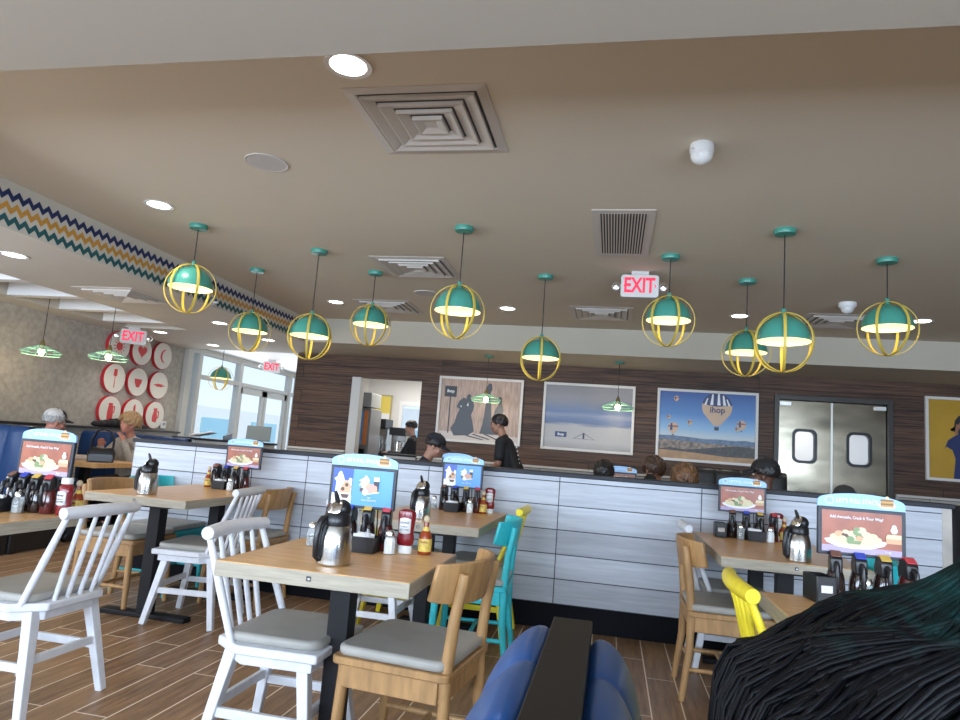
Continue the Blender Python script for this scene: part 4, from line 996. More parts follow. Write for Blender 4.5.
M().span((-.035, -.05, 0), (.035, .05, .006)).span((-.035, -.05, .006), (-.031, .05, .09)).span((.031, -.05, .006), (.035, .05, .09)).span((-.031, -.05, .006), (.031, -.046, .09)).span((-.031, .046, .006), (.031, .05, .09)).build('bin', BLACKP, t, .002)
M().span((-.02, -.053, .035), (.02, -.0502, .06)).build('label_holder', CHROME, t)
t = dup(t, (.70, 4.58, ZT), 0, 'black open condiment bin at the left of the syrups on the right partition table')

# ---------------------------------------------------------------- booths
def near_booth():
    t = thing('booth_divider', 'blue vinyl double booth back with flat dark cap board in the foreground', 'booth', (-.055, .8, 0))
    lx = T(.055, -.8, 0)
    M().span((-.092, .28, .872), (-.02, 1.31, .90)).build('cap_board', LEDGEM, t, .003, X=lx)
    M().span((-.085, .30, .0), (-.027, 1.29, .872)).build('core_panel', LEDGEM, t, X=lx)
    def cushion(prof, name):
        # vertical rolls along y
        vs = []; ny = 130; n = len(prof); y0, y1 = .30, 1.275
        for j in range(ny + 1):
            f = j / ny; y = y0 + (y1 - y0) * f
            e = min(1, sqrt(max(0, 1 - (1 - min(f, 1 - f) / .06) ** 2)) if min(f, 1 - f) < .06 else 1)
            gr = abs(sin(pi * (y1 - y + .005) / .235)) ** .45
            for (x, z, k) in prof:
                xb = -.088 if name == 'l' else -.024
                vs.append((xb + (x - xb) * (.55 + .45 * e) * (.86 + .14 * gr), y, z if z < .5 else .3 + (z + .010 - .3) * (.968 + .015 * e + .017 * gr)))
        fs = [(j * n + i, j * n + i + 1, (j + 1) * n + i + 1, (j + 1) * n + i) for j in range(ny) for i in range(n - 1)]
        fs += [tuple(range(n)), tuple(range(ny * n + n - 1, ny * n - 1, -1))]
        return M().add(vs, fs)
    # profile down one side: rounded top, two rolls with a crease
    pl = [(-.088, .878, 0), (-.10, .889, 0), (-.115, .892, 0), (-.132, .884, 0), (-.15, .868, 0), (-.168, .845, 0), (-.184, .815, 0), (-.192, .79, 0), (-.196, .772, 0), (-.200, .765, 0), (-.21, .755, 0), (-.222, .73, 0), (-.234, .69, 0), (-.243, .64, 0), (-.245, .60, 0), (-.238, .56, 0), (-.235, .55, 0), (-.245, .53, 0), (-.262, .48, 0), (-.262, .30, 0), (-.088, .30, 0)]
    cushion(pl, 'l').build('left_back_cushion', BLUEV, t, sub=1, X=lx, smooth=60)
    pr_ = [(-.024, .862, 0), (-.012, .875, 0), (0, .88, 0), (.015, .877, 0), (.032, .864, 0), (.046, .845, 0), (.058, .815, 0), (.064, .79, 0), (.067, .772, 0), (.071, .765, 0), (.08, .755, 0), (.092, .73, 0), (.103, .69, 0), (.11, .64, 0), (.112, .60, 0), (.106, .56, 0), (.103, .55, 0), (.115, .53, 0), (.13, .48, 0), (.13, .30, 0), (-.024, .30, 0)]
    cushion(pr_, 'r').build('right_back_cushion', BLUEV, t, sub=1, X=lx, smooth=60)
    for s, x0, x1 in ((-1, -.62, -.262), (1, .13, .56)):
        M().span((x0, .30, .32), (x1, 1.27, .45)).build('seat_cushion', BLUEV, t, .03, X=lx, seg=4)
        M().span((x0 + .03, .32, .0), (x1, 1.25, .32)).build('seat_base', LEDGEM, t, X=lx)
near_booth()
def wall_booth(name, label, x0, x1, y, faces, mt=BLUED, z=1.1, seat=True, dbl=False):
    """upholstered bench with vertical channels; faces = -1 towards the camera or +1 away"""
    t = thing('booth_bench', label, 'booth', ((x0 + x1) / 2, y, 0), 0, name)
    w = x1 - x0
    M().span((-w / 2, -.05, 0), (w / 2, .05, z - .03)).build('back_panel', BLACKV, t, .01)
    sides = (-1, 1) if dbl else (faces,)
    for f in sides:
        n = max(3, int(w / .2)); m = M(); rows = []
        for zz, dep, k in ((.46, .085, 1), (.7, .098, 1), (.9, .095, 1), (z - .07, .085, 1), (z - .03, .07, .8), (z - .008, .045, .5), (z, .02, .2)):
            ln = []
            for q in range(n * 10 + 1):
                u = q / (n * 10); ln.append((-w / 2 + w * u, f * (dep - .022 * k + .022 * k * abs(sin(pi * u * n)) ** .6), zz - .008 * (1 - abs(sin(pi * u * n)) ** .5)))
            rows.append(ln)
        rows.append([(x, f * -.02, z - .01) for x, y, zz in rows[-1]]); rows.insert(0, [(x, 0, .46) for x, y, zz in rows[0]])
        c = n * 10 + 1; m.add([p_ for ln in rows for p_ in ln], [(i * c + j, i * c + j + 1, (i + 1) * c + j + 1, (i + 1) * c + j) for i in range(len(rows) - 1) for j in range(c - 1)])
        m.build('channel_back', mt, t, smooth=60)
        if seat:
            M().span((-w / 2, min(f * .10, f * .50), .34), (w / 2, max(f * .10, f * .50), .46)).build('seat_cushion', mt, t, .03, seg=3)
            M().span((-w / 2 + .02, min(f * .06, f * .45), 0), (w / 2 - .02, max(f * .06, f * .45), .34)).build('seat_base', BLACKV, t)
    return t
wall_booth('left wall booths', 'blue channelled booth bench behind the sign at the left edge', -6.62, -5.02, 5.05, -1, BLUED, 1.10, True, True)
wall_booth('left wall booths', 'blue channelled booth bench behind the person in the grey sweater', -6.62, -5.12, 7.45, -1, BLUED, 1.06, True, True)
t = thing('booth_table', 'wood booth table with purse on it at the grey wall', 'table', (-5.83, 6.28, 0))
M().span((-.76, -.38, .715), (.76, .38, .76)).build('tabletop', TOPM, t, .003)
M().span((.28, -.04, .03), (.36, .04, .715)).build('post', BLACK, t, .004); M().span((.08, -.3, 0), (.56, .3, .03)).build('foot_bar', BLACK, t, .005)
M().span((-.6, -.04, .03), (-.52, .04, .715)).build('post', BLACK, t, .004)
# booths behind the partition
for i, (xa, xb, lab) in enumerate(((-3.4, -2.1, 'black bench behind the partition, leftmost of four'), (-1.9, -.5, 'black bench behind the partition, behind the middle table'), (-.3, .9, 'black bench behind the partition, under the cloud poster'), (1.05, 2.05, 'black bench behind the partition, at its right end'))):
    wall_booth('benches behind the partition', lab, xa, xb, 5.05, 1, BLACKV, 1.0)
for i, (xa, xb, y, lab) in enumerate(((-2.3, -.9, 7.25, 'black bench across the aisle behind the person in navy'), (-.6, .5, 7.25, 'black bench across the aisle under the cloud poster'), )):
    wall_booth('aisle benches', lab, xa, xb, y, -1, BLACKV, 1.0)
wall_booth('aisle benches', 'tall black bench back below the balloon poster', .62, 1.72, 7.25, -1, BLACKV, 1.19)
for xa, xb, lab in ((-2.2, -1.0, 'wood booth table behind the partition near the person in navy'), (-.5, .65, 'wood booth table behind the partition with a small sign'), (.95, 1.95, 'wood booth table behind the partition at the right')):
    t = thing('booth_table', lab, 'table', ((xa + xb) / 2, 6.17, 0), 0, 'booth tables behind the partition')
    w = xb - xa
    M().span((-w / 2, -.33, .715), (w / 2, .33, .76)).build('tabletop', TOPM, t, .003)
    M().span((-.04, -.04, .03), (.04, .04, .715)).build('post', BLACK, t, .004); M().span((-.3, -.05, 0), (.3, .05, .03)).build('foot_bar', BLACK, t, .004)
dup(PROTO['sign_rust'], (.075, 6.02, ZT + .0), 0, 'small far rust red table sign beside a dark head behind the partition', 'table signs')
dup(PROTO['sign_blue'], (-1.45, 6.3, ZT), pi, 'table sign facing away behind the partition near the standing person', 'table signs')
# right edge booth seen past the partition end
wall_booth('right side booths', 'dark booth bench at the right end beyond the partition', 2.26, 3.6, 5.55, -1, BLACKV, 1.06)
# host stand by the entrance
t = thing('host_stand', 'low white host counter with dark top by the glazed entrance', 'counter', (-5.25, 8.9, 0))
M().span((-.95, -.2, 0), (.4, .2, 1.02)).build('cabinet', OFFWHITE, t, .004)
M().span((-1.0, -.24, 1.02), (.42, .24, 1.05)).build('top', CAPM, t, .004)
t = thing('order_screen', 'grey tilted order screen on the host counter by the entrance', 'screen', (-5.02, 8.9, 1.052), rad(25))
M().prism([(-.1, .0), (.1, .0), (.03, .03), (-.03, .03)], -.08, .08, 'y').build('foot', BLACKP, t)
M().box((0, 0, .13), (.34, .03, .22), 0, RX(rad(-18))).build('case', mat('screen_case', (.22, .25, .24), .4), t, .006)
t = thing('menu_stack', 'pale open menus lying on the host counter', 'menus', (-5.85, 8.82, 1.052))
for i in range(3): M().prism([(-.15, .0), (-.01, .035), (.0, .03), (.16, .07), (.16, .075), (.0, .036), (-.01, .041), (-.15, .006)], -.11, .11, 'y', X=T(-.06 * i, .05 * i, .01 + .012 * i) @ RZ(.3 * i)).build('menu', PACK, t)
t = thing('card_terminal', 'small black card terminal between menus and screen on the host counter', 'card terminal', (-5.45, 8.82, 1.052), .4)
M().prism([(-.06, 0), (.06, 0), (.06, .09), (-.06, .05)], -.05, .05, 'y').build('body', BLACKP, t, .005); M().box((0, 0, .075), (.08, .07, .004), 0, RY(rad(-18))).build('screen', mat('terminal_screen', (.25, .30, .32), .3), t)
t = thing('condiment_rack', 'black condiment rack on the wall ledge above the left booth', 'rack', (-6.68, 4.62, 1.112))
M().span((-.07, -.3, 0), (.06, .3, .10)).build('bin', BLACKP, t, .006); M().span((-.06, -.25, .10), (.05, .25, .15)).build('folded_cloth', mat('grey_blue_cloth', (.25, .30, .36), .8), t, .02)
t = thing('folded_jacket', 'black folded jacket on the wall ledge beside the person in grey', 'jacket', (-6.66, 7.93, 1.112))
m = M()
for i in range(9): m.ball((-.01 + .02 * sin(i * 2.1), -.26 + i * .06, .035 + .004 * i), (.06, .07, .035 + .006 * i))
voxel(m, 'fabric', mat('black_cloth', (.012, .012, .014), .8), t, .012, 3)
t = thing('sunglasses', 'dark sunglasses folded on the wall ledge under the pitcher disc', 'sunglasses', (-6.68, 8.62, 1.112), .3)
for s in (-1, 1):
    M().ball((0, s * .045, .03), (.012, .038, .028)).build('lens', BLACKP, t); M().tube([(.01, s * .08, .035), (.05, s * .05, .03), (.06, -s * .03, .02)], .004, 6).build('temple', BLACKP, t)
M().tube([(.0, -.012, .036), (.006, 0, .04), (0, .012, .036)], .004, 6).build('bridge', BLACKP, t)
# purse
t = thing('purse', 'black handbag with looped handles on the left booth table', 'handbag', (-5.27, 6.20, .761), rad(35))
m = M()
for i in range(7):
    f = i / 6 - .5; m.ball((f * .17, 0, .075), (.05, .05, .075 + .02 * abs(f)))
m.span((-.125, -.05, .0), (.125, .05, .085))
voxel(m, 'bag', mat('black_leather', (.014, .014, .018), .3), t, .01, 4)
for s in (-1, 1):
    M().tube([(-.10, s * .03, .12), (-.10, s * .04, .24), (-.06, s * .035, .325), (0, s * .03, .345), (.06, s * .035, .325), (.10, s * .04, .24), (.10, s * .03, .12)], .008, 8).build('handle', MATS['black_leather'], t)
t = thing('paper_basket', 'low white paper lined basket on the left booth table', 'basket', (-5.64, 6.34, .761), rad(10))
M().lathe([(0, .002), (.10, .002), (.13, .045), (.126, .045), (.098, .008), (0, .008)], 18, cap=False, X=S(1.2, .75, 1)).build('basket', PACK, t)
rr = random.Random(5)
m = M()
for i in range(14): m.ball((rr.uniform(-.09, .09), rr.uniform(-.05, .05), .03), (.03, .022, .018))
voxel(m, 'food', mat('basket_food', (.55, .40, .28), .7, noise=.3, nscale=30), t, .008, 2)

# ---------------------------------------------------------------- people
EYEW = mat('eye_white', (.8, .78, .75), .3); IRIS = mat('iris_dark', (.03, .02, .015), .2); LIP = mat('lip_tone', (.32, .10, .08), .5)
def skinmat(n, c): return mat('skin_' + n, c, .5, noise=.06, nscale=12)
def hairmat(n, c): return mat('hair_' + n, c, .45, noise=.35, nscale=20, stretch=(5, 5, 1), bump=.3)
def person(label, loc, rz, skin, shirt, pants, hair=None, cap=None, sit=True, lean=0., head=(0, 0), arms=None, long_sleeve=True, hair_len=0, scale=1., female=False, curly=0., group=None, apron=False, glasses=False, tail=None, top=None):
    t = thing('person', label, 'person', loc, rz, group); t.scale = (scale,) * 3
    hz = .53 if sit else .93
    def up(x, y, z):      # trunk point, z above hip, leaning about the hip
        return Vector((x, y * cos(lean) + z * sin(lean), hz + z * cos(lean) - y * sin(lean)))
    sw = .165 if female else .185
    neck0, neck1 = up(0, -.005, .49), up(0, .02, .60)
    HX = Matrix.Translation(up(0, .03, .685)) @ RZ(head[0]) @ RX(head[1])
    if top: t.scale = (top / ((HX @ Vector((0, -.012, .035))).z + .108),) * 3
    sh = [up(s * sw, 0, .445) for s in (-1, 1)]
    if arms is None:
        arms = [((s * .25, .10, .22), (s * .16, .34, .24)) for s in (-1, 1)]
    arms = [tuple(up(*q) for q in a) for a in arms]
    kn = [Vector((s * .11, .44, .50)) if sit else Vector((s * .10, .03, .49)) for s in (-1, 1)]
    an = [Vector((s * .11, .42, .07)) if sit else Vector((s * .10, 0, .08)) for s in (-1, 1)]
    hp = [up(s * .09, 0, -.02) for s in (-1, 1)]
    m = M()
    # head
    m.ball((0, -.012, .035), (.076, .094, .088), 20, 14, X=HX).ball((0, .012, -.035), (.062, .078, .078), 18, 12, X=HX).ball((0, .052, -.085), (.030, .026, .020), 12, 8, X=HX)
    m.ball((0, .093, -.022), (.013, .020, .016), 10, 8, X=HX).ball((0, .086, .003), (.009, .014, .024), 10, 8, X=HX).ball((0, .078, .028), (.052, .016, .012), 12, 8, X=HX)
    m.ball((0, .084, -.062), (.022, .012, .010), 10, 8, X=HX)
    for s in (-1, 1): m.ball((s * .078, -.012, -.012), (.010, .019, .030), 10, 8, X=HX).ball((s * .045, .058, -.03), (.022, .022, .022), 10, 8, X=HX)
    m.cap(neck0, neck1 + Vector((0, 0, .02)), .055, .05)
    # trunk
    for a, b, r0, r1, w0, w1 in ((-.02, .12, .115, .11, .07, .05), (.12, .30, .11, .115, .05, .06), (.30, .42, .115, .09, .06, .08)):
        for s in (-1, 1): m.cap(up(s * w0, 0, a), up(s * w1, 0, b), r0, r1)
        m.cap(up(0, 0, a), up(0, 0, b), r0, r1)
    for i, s in enumerate((-1, 1)):
        m.cap(up(s * .05, -.005, .47), sh[i], .055, .058); m.cap(sh[i], arms[i][0], .05, .04); m.cap(arms[i][0], arms[i][1], .04, .028)
        m.cap(hp[i], kn[i], .085, .06); m.cap(kn[i], an[i], .058, .04)
        m.cap(an[i], an[i] + Vector((0, .12, -.035)), .038, .032); m.cap(an[i] + Vector((0, -.03, -.035)), an[i] + Vector((0, .1, -.035)), .034, .034)
        # hand: palm and five fingers
        d = (arms[i][1] - arms[i][0]).normalized(); w = arms[i][1]
        side = d.cross(Vector((0, 0, 1)))
        side = side.normalized() if side.length > .1 else Vector((1, 0, 0))
        nrm = side.cross(d)
        pc = w + d * .045
        m.cap(w + d * .01 - side * .014, pc + d * .03 - side * .022, .017, .015); m.cap(w + d * .01 + side * .014, pc + d * .03 + side * .022, .017, .015); m.cap(w + d * .01, pc + d * .032, .018, .016)
        for q, (off, ln) in enumerate(((-.030, .058), (-.010, .07), (.010, .065), (.029, .05))):
            b0 = pc + d * .035 + side * off; b1 = b0 + d * ln * .55 - nrm * .008; b2 = b1 + d * ln * .35 - nrm * .02
            m.cap(b0, b1, .0092, .0085, 8); m.cap(b1, b2, .0085, .0075, 8)
        th = w + d * .02 + side * (-s * .024)
        m.cap(th, th + d * .035 - side * s * .022, .011, .0095, 8); m.cap(th + d * .035 - side * s * .022, th + d * .06 - side * s * .022 - nrm * .01, .0095, .008, 8)
    body = voxel(m, 'body', skin, t, .0075, 3)
    # eyes, brows, mouth
    e = M(); ir = M(); br = M()
    for s in (-1, 1):
        e.ball((s * .031, .071, .006), (.011, .009, .006), 10, 8, X=HX); ir.ball((s * .031, .0785, .006), (.006, .003, .005), 8, 6, X=HX)
        br.tube([HX @ Vector((s * .015, .0935, .027)), HX @ Vector((s * .033, .0905, .032)), HX @ Vector((s * .05, .078, .026))], .004, 6)
    e.build('eyes', EYEW, t); ir.build('irises', IRIS, t); br.build('eyebrows', hair or INK, t)
    M().ball((0, .0935, -.058), (.021, .005, .004), 10, 6, X=HX).ball((0, .0925, -.066), (.018, .005, .005), 10, 6, X=HX).build('lips', LIP, t)
    # clothes
    m = M(); k = .014
    for a, b, r0, r1, w0, w1 in ((-.04, .12, .115, .11, .07, .05), (.12, .30, .11, .115, .05, .06), (.30, .42, .115, .09, .06, .08)):
        for s in (-1, 1): m.cap(up(s * w0, 0, a), up(s * w1, 0, b), r0 + k, r1 + k)
        m.cap(up(0, 0, a), up(0, 0, b), r0 + k, r1 + k)
    for i, s in enumerate((-1, 1)):
        m.cap(up(s * .05, -.005, .47), sh[i], .055 + k * .7, .058 + k)
        el, wr = arms[i]
        if long_sleeve: m.cap(sh[i], el, .05 + k, .042 + k); m.cap(el, el + (wr - el) * .93, .042 + k, .03 + k)
        else: m.cap(sh[i], sh[i] + (el - sh[i]) * .72, .05 + k, .045 + k * 1.3)
    m.cap(neck0 - Vector((0, 0, .03)), neck0 + Vector((0, .002, .02)), .058 + k * .5, .055 + k * .4)
    voxel(m, 'shirt', shirt, t, .011, 3)
    m = M()
    for i, s in enumerate((-1, 1)):
        m.cap(hp[i], kn[i], .085 + k, .06 + k); m.cap(kn[i], an[i] + Vector((0, 0, .03)), .06 + k, .045 + k); m.cap(hp[0], hp[1], .11, .11)
    voxel(m, 'trousers', pants, t, .013, 3)
    m = M()
    for i in range(2): m.cap(an[i] + Vector((0, -.03, -.03)), an[i] + Vector((0, .13, -.03)), .044, .04); m.cap(an[i] + Vector((0, -.03, -.026)), an[i] + Vector((0, 0, .02)), .046, .05)
    m2 = M(); voxel(m, 'shoes', BLACKV, t, .01, 3)
    if hair:
        rr = random.Random(len(label)); m = M(); hq = .020 if female else 0
        def sc(th, phi, q): return (q * sin(th) * cos(phi), -.012 + (q + .020) * sin(th) * sin(phi), .035 + (q + .012) * cos(th))
        for i in range(330):
            phi = rr.uniform(0, 2 * pi); f = (1 + sin(phi)) / 2
            tm = rad(60) * f ** 2.5 + rad(112 + hair_len) * (1 - f ** 2.5)
            th = tm * sqrt(rr.uniform(0, 1)); q = .079 + hq + rr.uniform(0, .006 + curly * .12)
            dth = .26; ph2 = phi + rr.uniform(-.35, .35) * (1 + 4 * curly)
            m.cap(HX @ Vector(sc(th, phi, q)), HX @ Vector(sc(min(th + dth, tm + .12), ph2, q + rr.uniform(-.002, .004 + .05 * curly))), .0125 + .05 * curly, .0085 + .03 * curly, 7)
        m.ball((0, -.018, .045), (.074 + hq, .090 + hq, .080 + hq), 18, 12, X=HX)
        voxel(m, 'hair', hair, t, .0055, 1)
    if tail:
        n = 12; m = M()
        m.tube([HX @ Vector(p) for p in tail[0]], tail[1], 12); m.build('hair_tail', hair, t, smooth=80)
    if cap:
        cm, back = cap
        n, kk = 32, 9; vs = []
        for i in range(kk + 1):
            th = rad(84) * i / kk
            for j in range(n):
                phi = 2 * pi * j / n
                vs.append((.092 * sin(th) * cos(phi), -.012 + .112 * sin(th) * sin(phi), .042 + .098 * cos(th) ** .9 if th < 1.5 else .042))
        fs = [(i * n + j, i * n + (j + 1) % n, (i + 1) * n + (j + 1) % n, (i + 1) * n + j) for i in range(kk) for j in range(n)]
        fm = M().add(vs, fs, 0, HX)
        if back is not cm:
            for q in range(len(fm.f)):
                j = q % n; phi = 2 * pi * (j + .5) / n
                fm.m[q] = 1 if sin(phi) < .45 else 0
        cobj = fm.build('cap', [cm, back], t, solid=.003, smooth=70)
        pts = [(.082 * cos(rad(a)), .065 + (.09 if 20 < a < 160 else .03) * sin(rad(a)) ** .7 if a not in (0, 180) else .055) for a in range(0, 181, 15)]
        vb = []
        for x, y in pts: vb += [(x, .07 if abs(x) < .075 else .05, .055 - abs(x) * .12), (x, y + .015, .035 - abs(x) * .25)]
        fb = [(2 * i, 2 * i + 1, 2 * i + 3, 2 * i + 2) for i in range(len(pts) - 1)]
        M().add(vb, fb, 0, HX).build('cap_bill', cm if back is cm else mat('bill_navy', (.02, .02, .03), .6), cobj, solid=.005)
        M().ball((0, -.012, .142), (.008, .008, .005), 8, 6, X=HX).build('cap_button', cm, cobj)
    if glasses:
        m = M()
        for s in (-1, 1):
            m.tube([HX @ Vector((s * .032 + .022 * cos(a), .093, .004 + .017 * sin(a))) for a in [2 * pi * i / 16 for i in range(16)]], .0018, 6, closed=True)
            m.tube([HX @ Vector((s * .054, .092, .008)), HX @ Vector((s * .082, .0, .006))], .0018, 6)
        m.build('glasses', BLACKP, t)
    if apron:
        m = M(); 
        m.cap(up(-.09, -.10, .02), up(.09, -.10, .02), .06, .06); m.cap(up(-.1, -.06, .34), up(-.1, -.11, .1), .05, .06); m.cap(up(.1, -.06, .34), up(.1, -.11, .1), .05, .06)
        voxel(m, 'waist_bag', mat('black_bag', (.010, .010, .011), .7), t, .012, 3)
        m = M()
        for i in range(7): m.box(up(.07 - .002 * i, -.135, .12 + i * .05), (.022, .012, .018))
        m.build('strap_marks', PRW, t)
    return t, HX, up
SK1 = skinmat('fair', (.47, .25, .18)); SK2 = skinmat('tan', (.36, .18, .115)); SK3 = skinmat('deep', (.13, .06, .04)); SK4 = skinmat('pink', (.50, .22, .16))
BLKS = mat('black_shirt', (.010, .011, .013), .8); NAVS = mat('navy_shirt', (.014, .018, .034), .8); GREYS = mat('grey_sweater', (.36, .33, .30), .85, noise=.15, nscale=40); PANT = mat('dark_trousers', (.018, .020, .028), .8)
HB = hairmat('black', (.012, .009, .009)); HBL = hairmat('blonde', (.33, .20, .095)); HBR = hairmat('brown', (.06, .03, .018)); HGREY = hairmat('grey', (.35, .34, .33))
HHI = mat('hair_highlights', (.13, .062, .028), .45, noise=.75, nscale=7, stretch=(9, 2, 2), detail=4)
WCAP = mat('white_cap_mesh', (.62, .60, .58), .7, noise=.08, nscale=200); GCAP = mat('grey_cap_front', (.30, .29, .28), .7); BCAP = mat('black_cap_cloth', (.010, .010, .012), .75); NCAP = mat('navy_cap_cloth', (.010, .012, .022), .75)
person('person in a white and dark trucker cap seated behind the left booth back', (-5.40, 5.45, 0), rad(-20), SK4, GREYS, PANT, HGREY, (BCAP, WCAP), lean=.22, head=(-.1, -.12), top=1.285, arms=[((-.22, .02, .20), (-.10, .20, .06)), ((.22, .02, .20), (.10, .20, .06))])
person('person in a grey sweater with a raised hand at the left booth table', (-5.64, 7.15, 0), rad(178), SK4, GREYS, PANT, HBL, None, lean=.16, head=(-.3, .05), female=True, curly=.06, top=1.31,
       arms=[((-.22, .24, .26), (-.07, .19, .50)), ((.24, .24, .26), (.16, .30, .44))])
person('person in a navy shirt and dark cap, head bowed, behind the partition', (-2.02, 6.72, 0), rad(-70), SK1, NAVS, PANT, HB, (NCAP, NCAP), lean=.28, head=(-.1, -.4), glasses=True, top=1.335)
person('person in a black shirt standing before the couple poster, facing left, with a black bag', (-1.15, 7.85, 0), rad(85), SK2, BLKS, PANT, HB, None, sit=False, lean=.25, head=(.1, -.05), long_sleeve=False, apron=True, top=1.635,
       arms=[((-.24, .06, .20), (-.10, .26, .12)), ((.24, .06, .20), (.10, .26, .12))])
person('person in black reaching left inside the kitchen opening', (-3.08, 10.35, 0), rad(95), SK1, BLKS, PANT, HB, None, sit=False, lean=.12, head=(.05, -.2), top=1.58,
       arms=[((-.22, .16, .20), (-.12, .42, .26)), ((.22, .16, .20), (.10, .42, .24))])
person('seated person seen from behind, just left of the small far table sign', (-.055, 5.38, 0), 0, SK2, BLKS, PANT, HB, None, hair_len=22, head=(0, -.1), curly=.015, top=1.195)
person('person facing left across the booth under the left end of the balloon poster', (.50, 6.85, 0), rad(120), SK2, BLKS, PANT, HBR, None, female=True, hair_len=30, lean=.12, head=(.1, -.3), curly=.02, top=1.25)
person('person with streaked brown hair seen from behind under the balloon poster', (.57, 5.36, 0), rad(10), SK2, BLKS, PANT, HHI, None, female=True, hair_len=32, lean=.1, curly=.03, head=(.3, 0), top=1.20)
person('person in a black cap behind the partition, left of the steel doors', (1.16, 5.42, 0), rad(55), SK3, BLKS, PANT, HB, (BCAP, BCAP), head=(.2, -.05), top=1.30)
person('person in a dark cap barely showing below the steel doors', (1.72, 5.40, 0), rad(10), SK3, BLKS, PANT, HB, (mat('charcoal_cap_cloth', (.03, .028, .028), .8), MATS['charcoal_cap_cloth']), lean=.1, top=1.14)
t = thing('backpack', 'rounded black backpack on a booth table, right of the small far sign', 'backpack', (.345, 6.2, .762))
m = M().ball((0, 0, .17), (.085, .06, .165)).ball((0, 0, .07), (.09, .065, .07)).ball((0, -.05, .09), (.065, .03, .07)); voxel(m, 'bag', mat('black_nylon', (.011, .011, .012), .7), t, .01, 3)
M().tube([(-.025, 0, .32), (-.02, 0, .345), (.02, 0, .345), (.025, 0, .32)], .006, 8).build('grab_loop', MATS['black_nylon'], t)

# foreground diner with long dark hair, teal mixed in towards the top
HD = None
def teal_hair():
    m, nt, b, N, L = _base('hair_black_to_teal')
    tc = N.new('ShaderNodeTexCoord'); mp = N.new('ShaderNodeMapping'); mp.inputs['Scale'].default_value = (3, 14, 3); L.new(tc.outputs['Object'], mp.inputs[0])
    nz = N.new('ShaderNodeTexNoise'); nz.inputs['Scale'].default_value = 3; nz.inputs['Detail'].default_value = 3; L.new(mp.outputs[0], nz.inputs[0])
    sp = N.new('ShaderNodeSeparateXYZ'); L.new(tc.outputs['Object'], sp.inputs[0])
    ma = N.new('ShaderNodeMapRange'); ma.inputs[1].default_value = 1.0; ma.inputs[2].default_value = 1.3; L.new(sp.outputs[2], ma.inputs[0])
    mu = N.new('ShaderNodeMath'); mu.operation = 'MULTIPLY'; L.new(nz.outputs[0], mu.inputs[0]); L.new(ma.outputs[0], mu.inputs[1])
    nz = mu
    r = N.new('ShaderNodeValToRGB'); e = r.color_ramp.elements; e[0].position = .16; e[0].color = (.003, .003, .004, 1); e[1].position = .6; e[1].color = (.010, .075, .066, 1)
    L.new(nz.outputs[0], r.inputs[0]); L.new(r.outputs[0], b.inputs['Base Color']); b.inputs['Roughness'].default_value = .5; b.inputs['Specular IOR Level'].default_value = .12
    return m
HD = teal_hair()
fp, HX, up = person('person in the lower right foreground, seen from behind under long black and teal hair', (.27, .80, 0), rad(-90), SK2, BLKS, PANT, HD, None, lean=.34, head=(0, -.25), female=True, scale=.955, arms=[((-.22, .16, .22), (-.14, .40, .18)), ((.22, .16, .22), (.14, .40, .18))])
def long_hair(par, HX):
    """strands from the crown down over the back, in the person's local space (facing +y)"""
    rr = random.Random(11); m = M()
    C = HX @ Vector((0, -.012, .035))
    for i in range(2600):
        u = rr.uniform(-1, 1); lay = rr.uniform(0, 1) ** .6
        a = rr.uniform(-1, 1)
        # start on the scalp
        th = rad(rr.uniform(5, 95)); phi = rad(-90 + a * 95)
        q = .088 + .018 * lay
        p0 = HX @ Vector((q * sin(th) * cos(phi), -.012 + (q + .015) * sin(th) * sin(phi), .035 + (q + .01) * cos(th)))
        p1 = HX @ Vector((.105 * cos(phi) * (.9 + .2 * lay), -.03 + (.105 + .015 * lay) * sin(phi), -.035))
        xs = u * .19; k = 1 - .35 * u * u; o_ = .10 * (1 - lay) + .03 * u * u
        p2 = Vector((p1.x * .6 + xs * .5, .005 + o_, 1.105 - .05 * (1 - lay)))
        p3 = Vector((xs * .95 + rr.uniform(-.012, .012), -.085 + o_ + rr.uniform(-.01, .01), 1.055 - .06 * (1 - lay) - .02 * u * u))
        p4 = Vector((xs * 1.05 + rr.uniform(-.012, .012), -.142 + o_ * .8 + rr.uniform(-.008, .008), .985 - .04 * (1 - lay) + rr.uniform(-.02, .012)))
        p5 = Vector((xs * 1.05 + rr.uniform(-.01, .01), -.150 + o_ * .6, .76 + rr.uniform(-.06, .06)))
        P_ = [p0, p1, p2, p3, p4, p5]; pts = []
        for s in range(5):
            a0, a1, a2, a3 = P_[max(s - 1, 0)], P_[s], P_[s + 1], P_[min(s + 2, 5)]
            for w in (0, .33, .67):
                pts.append(.5 * ((2 * a1) + (a2 - a0) * w + (2 * a0 - 5 * a1 + 4 * a2 - a3) * w * w + (3 * a1 - a0 - 3 * a2 + a3) * w ** 3))
        pts.append(P_[5])
        n = len(pts); rad_ = [.0022 * (.7 + .6 * sin(pi * min(1, .15 + .85 * z_ / n))) for z_ in range(n)]; rad_[-1] = .001
        m.tube(pts, rad_, 5)
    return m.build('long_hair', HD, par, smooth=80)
long_hair(fp, HX)

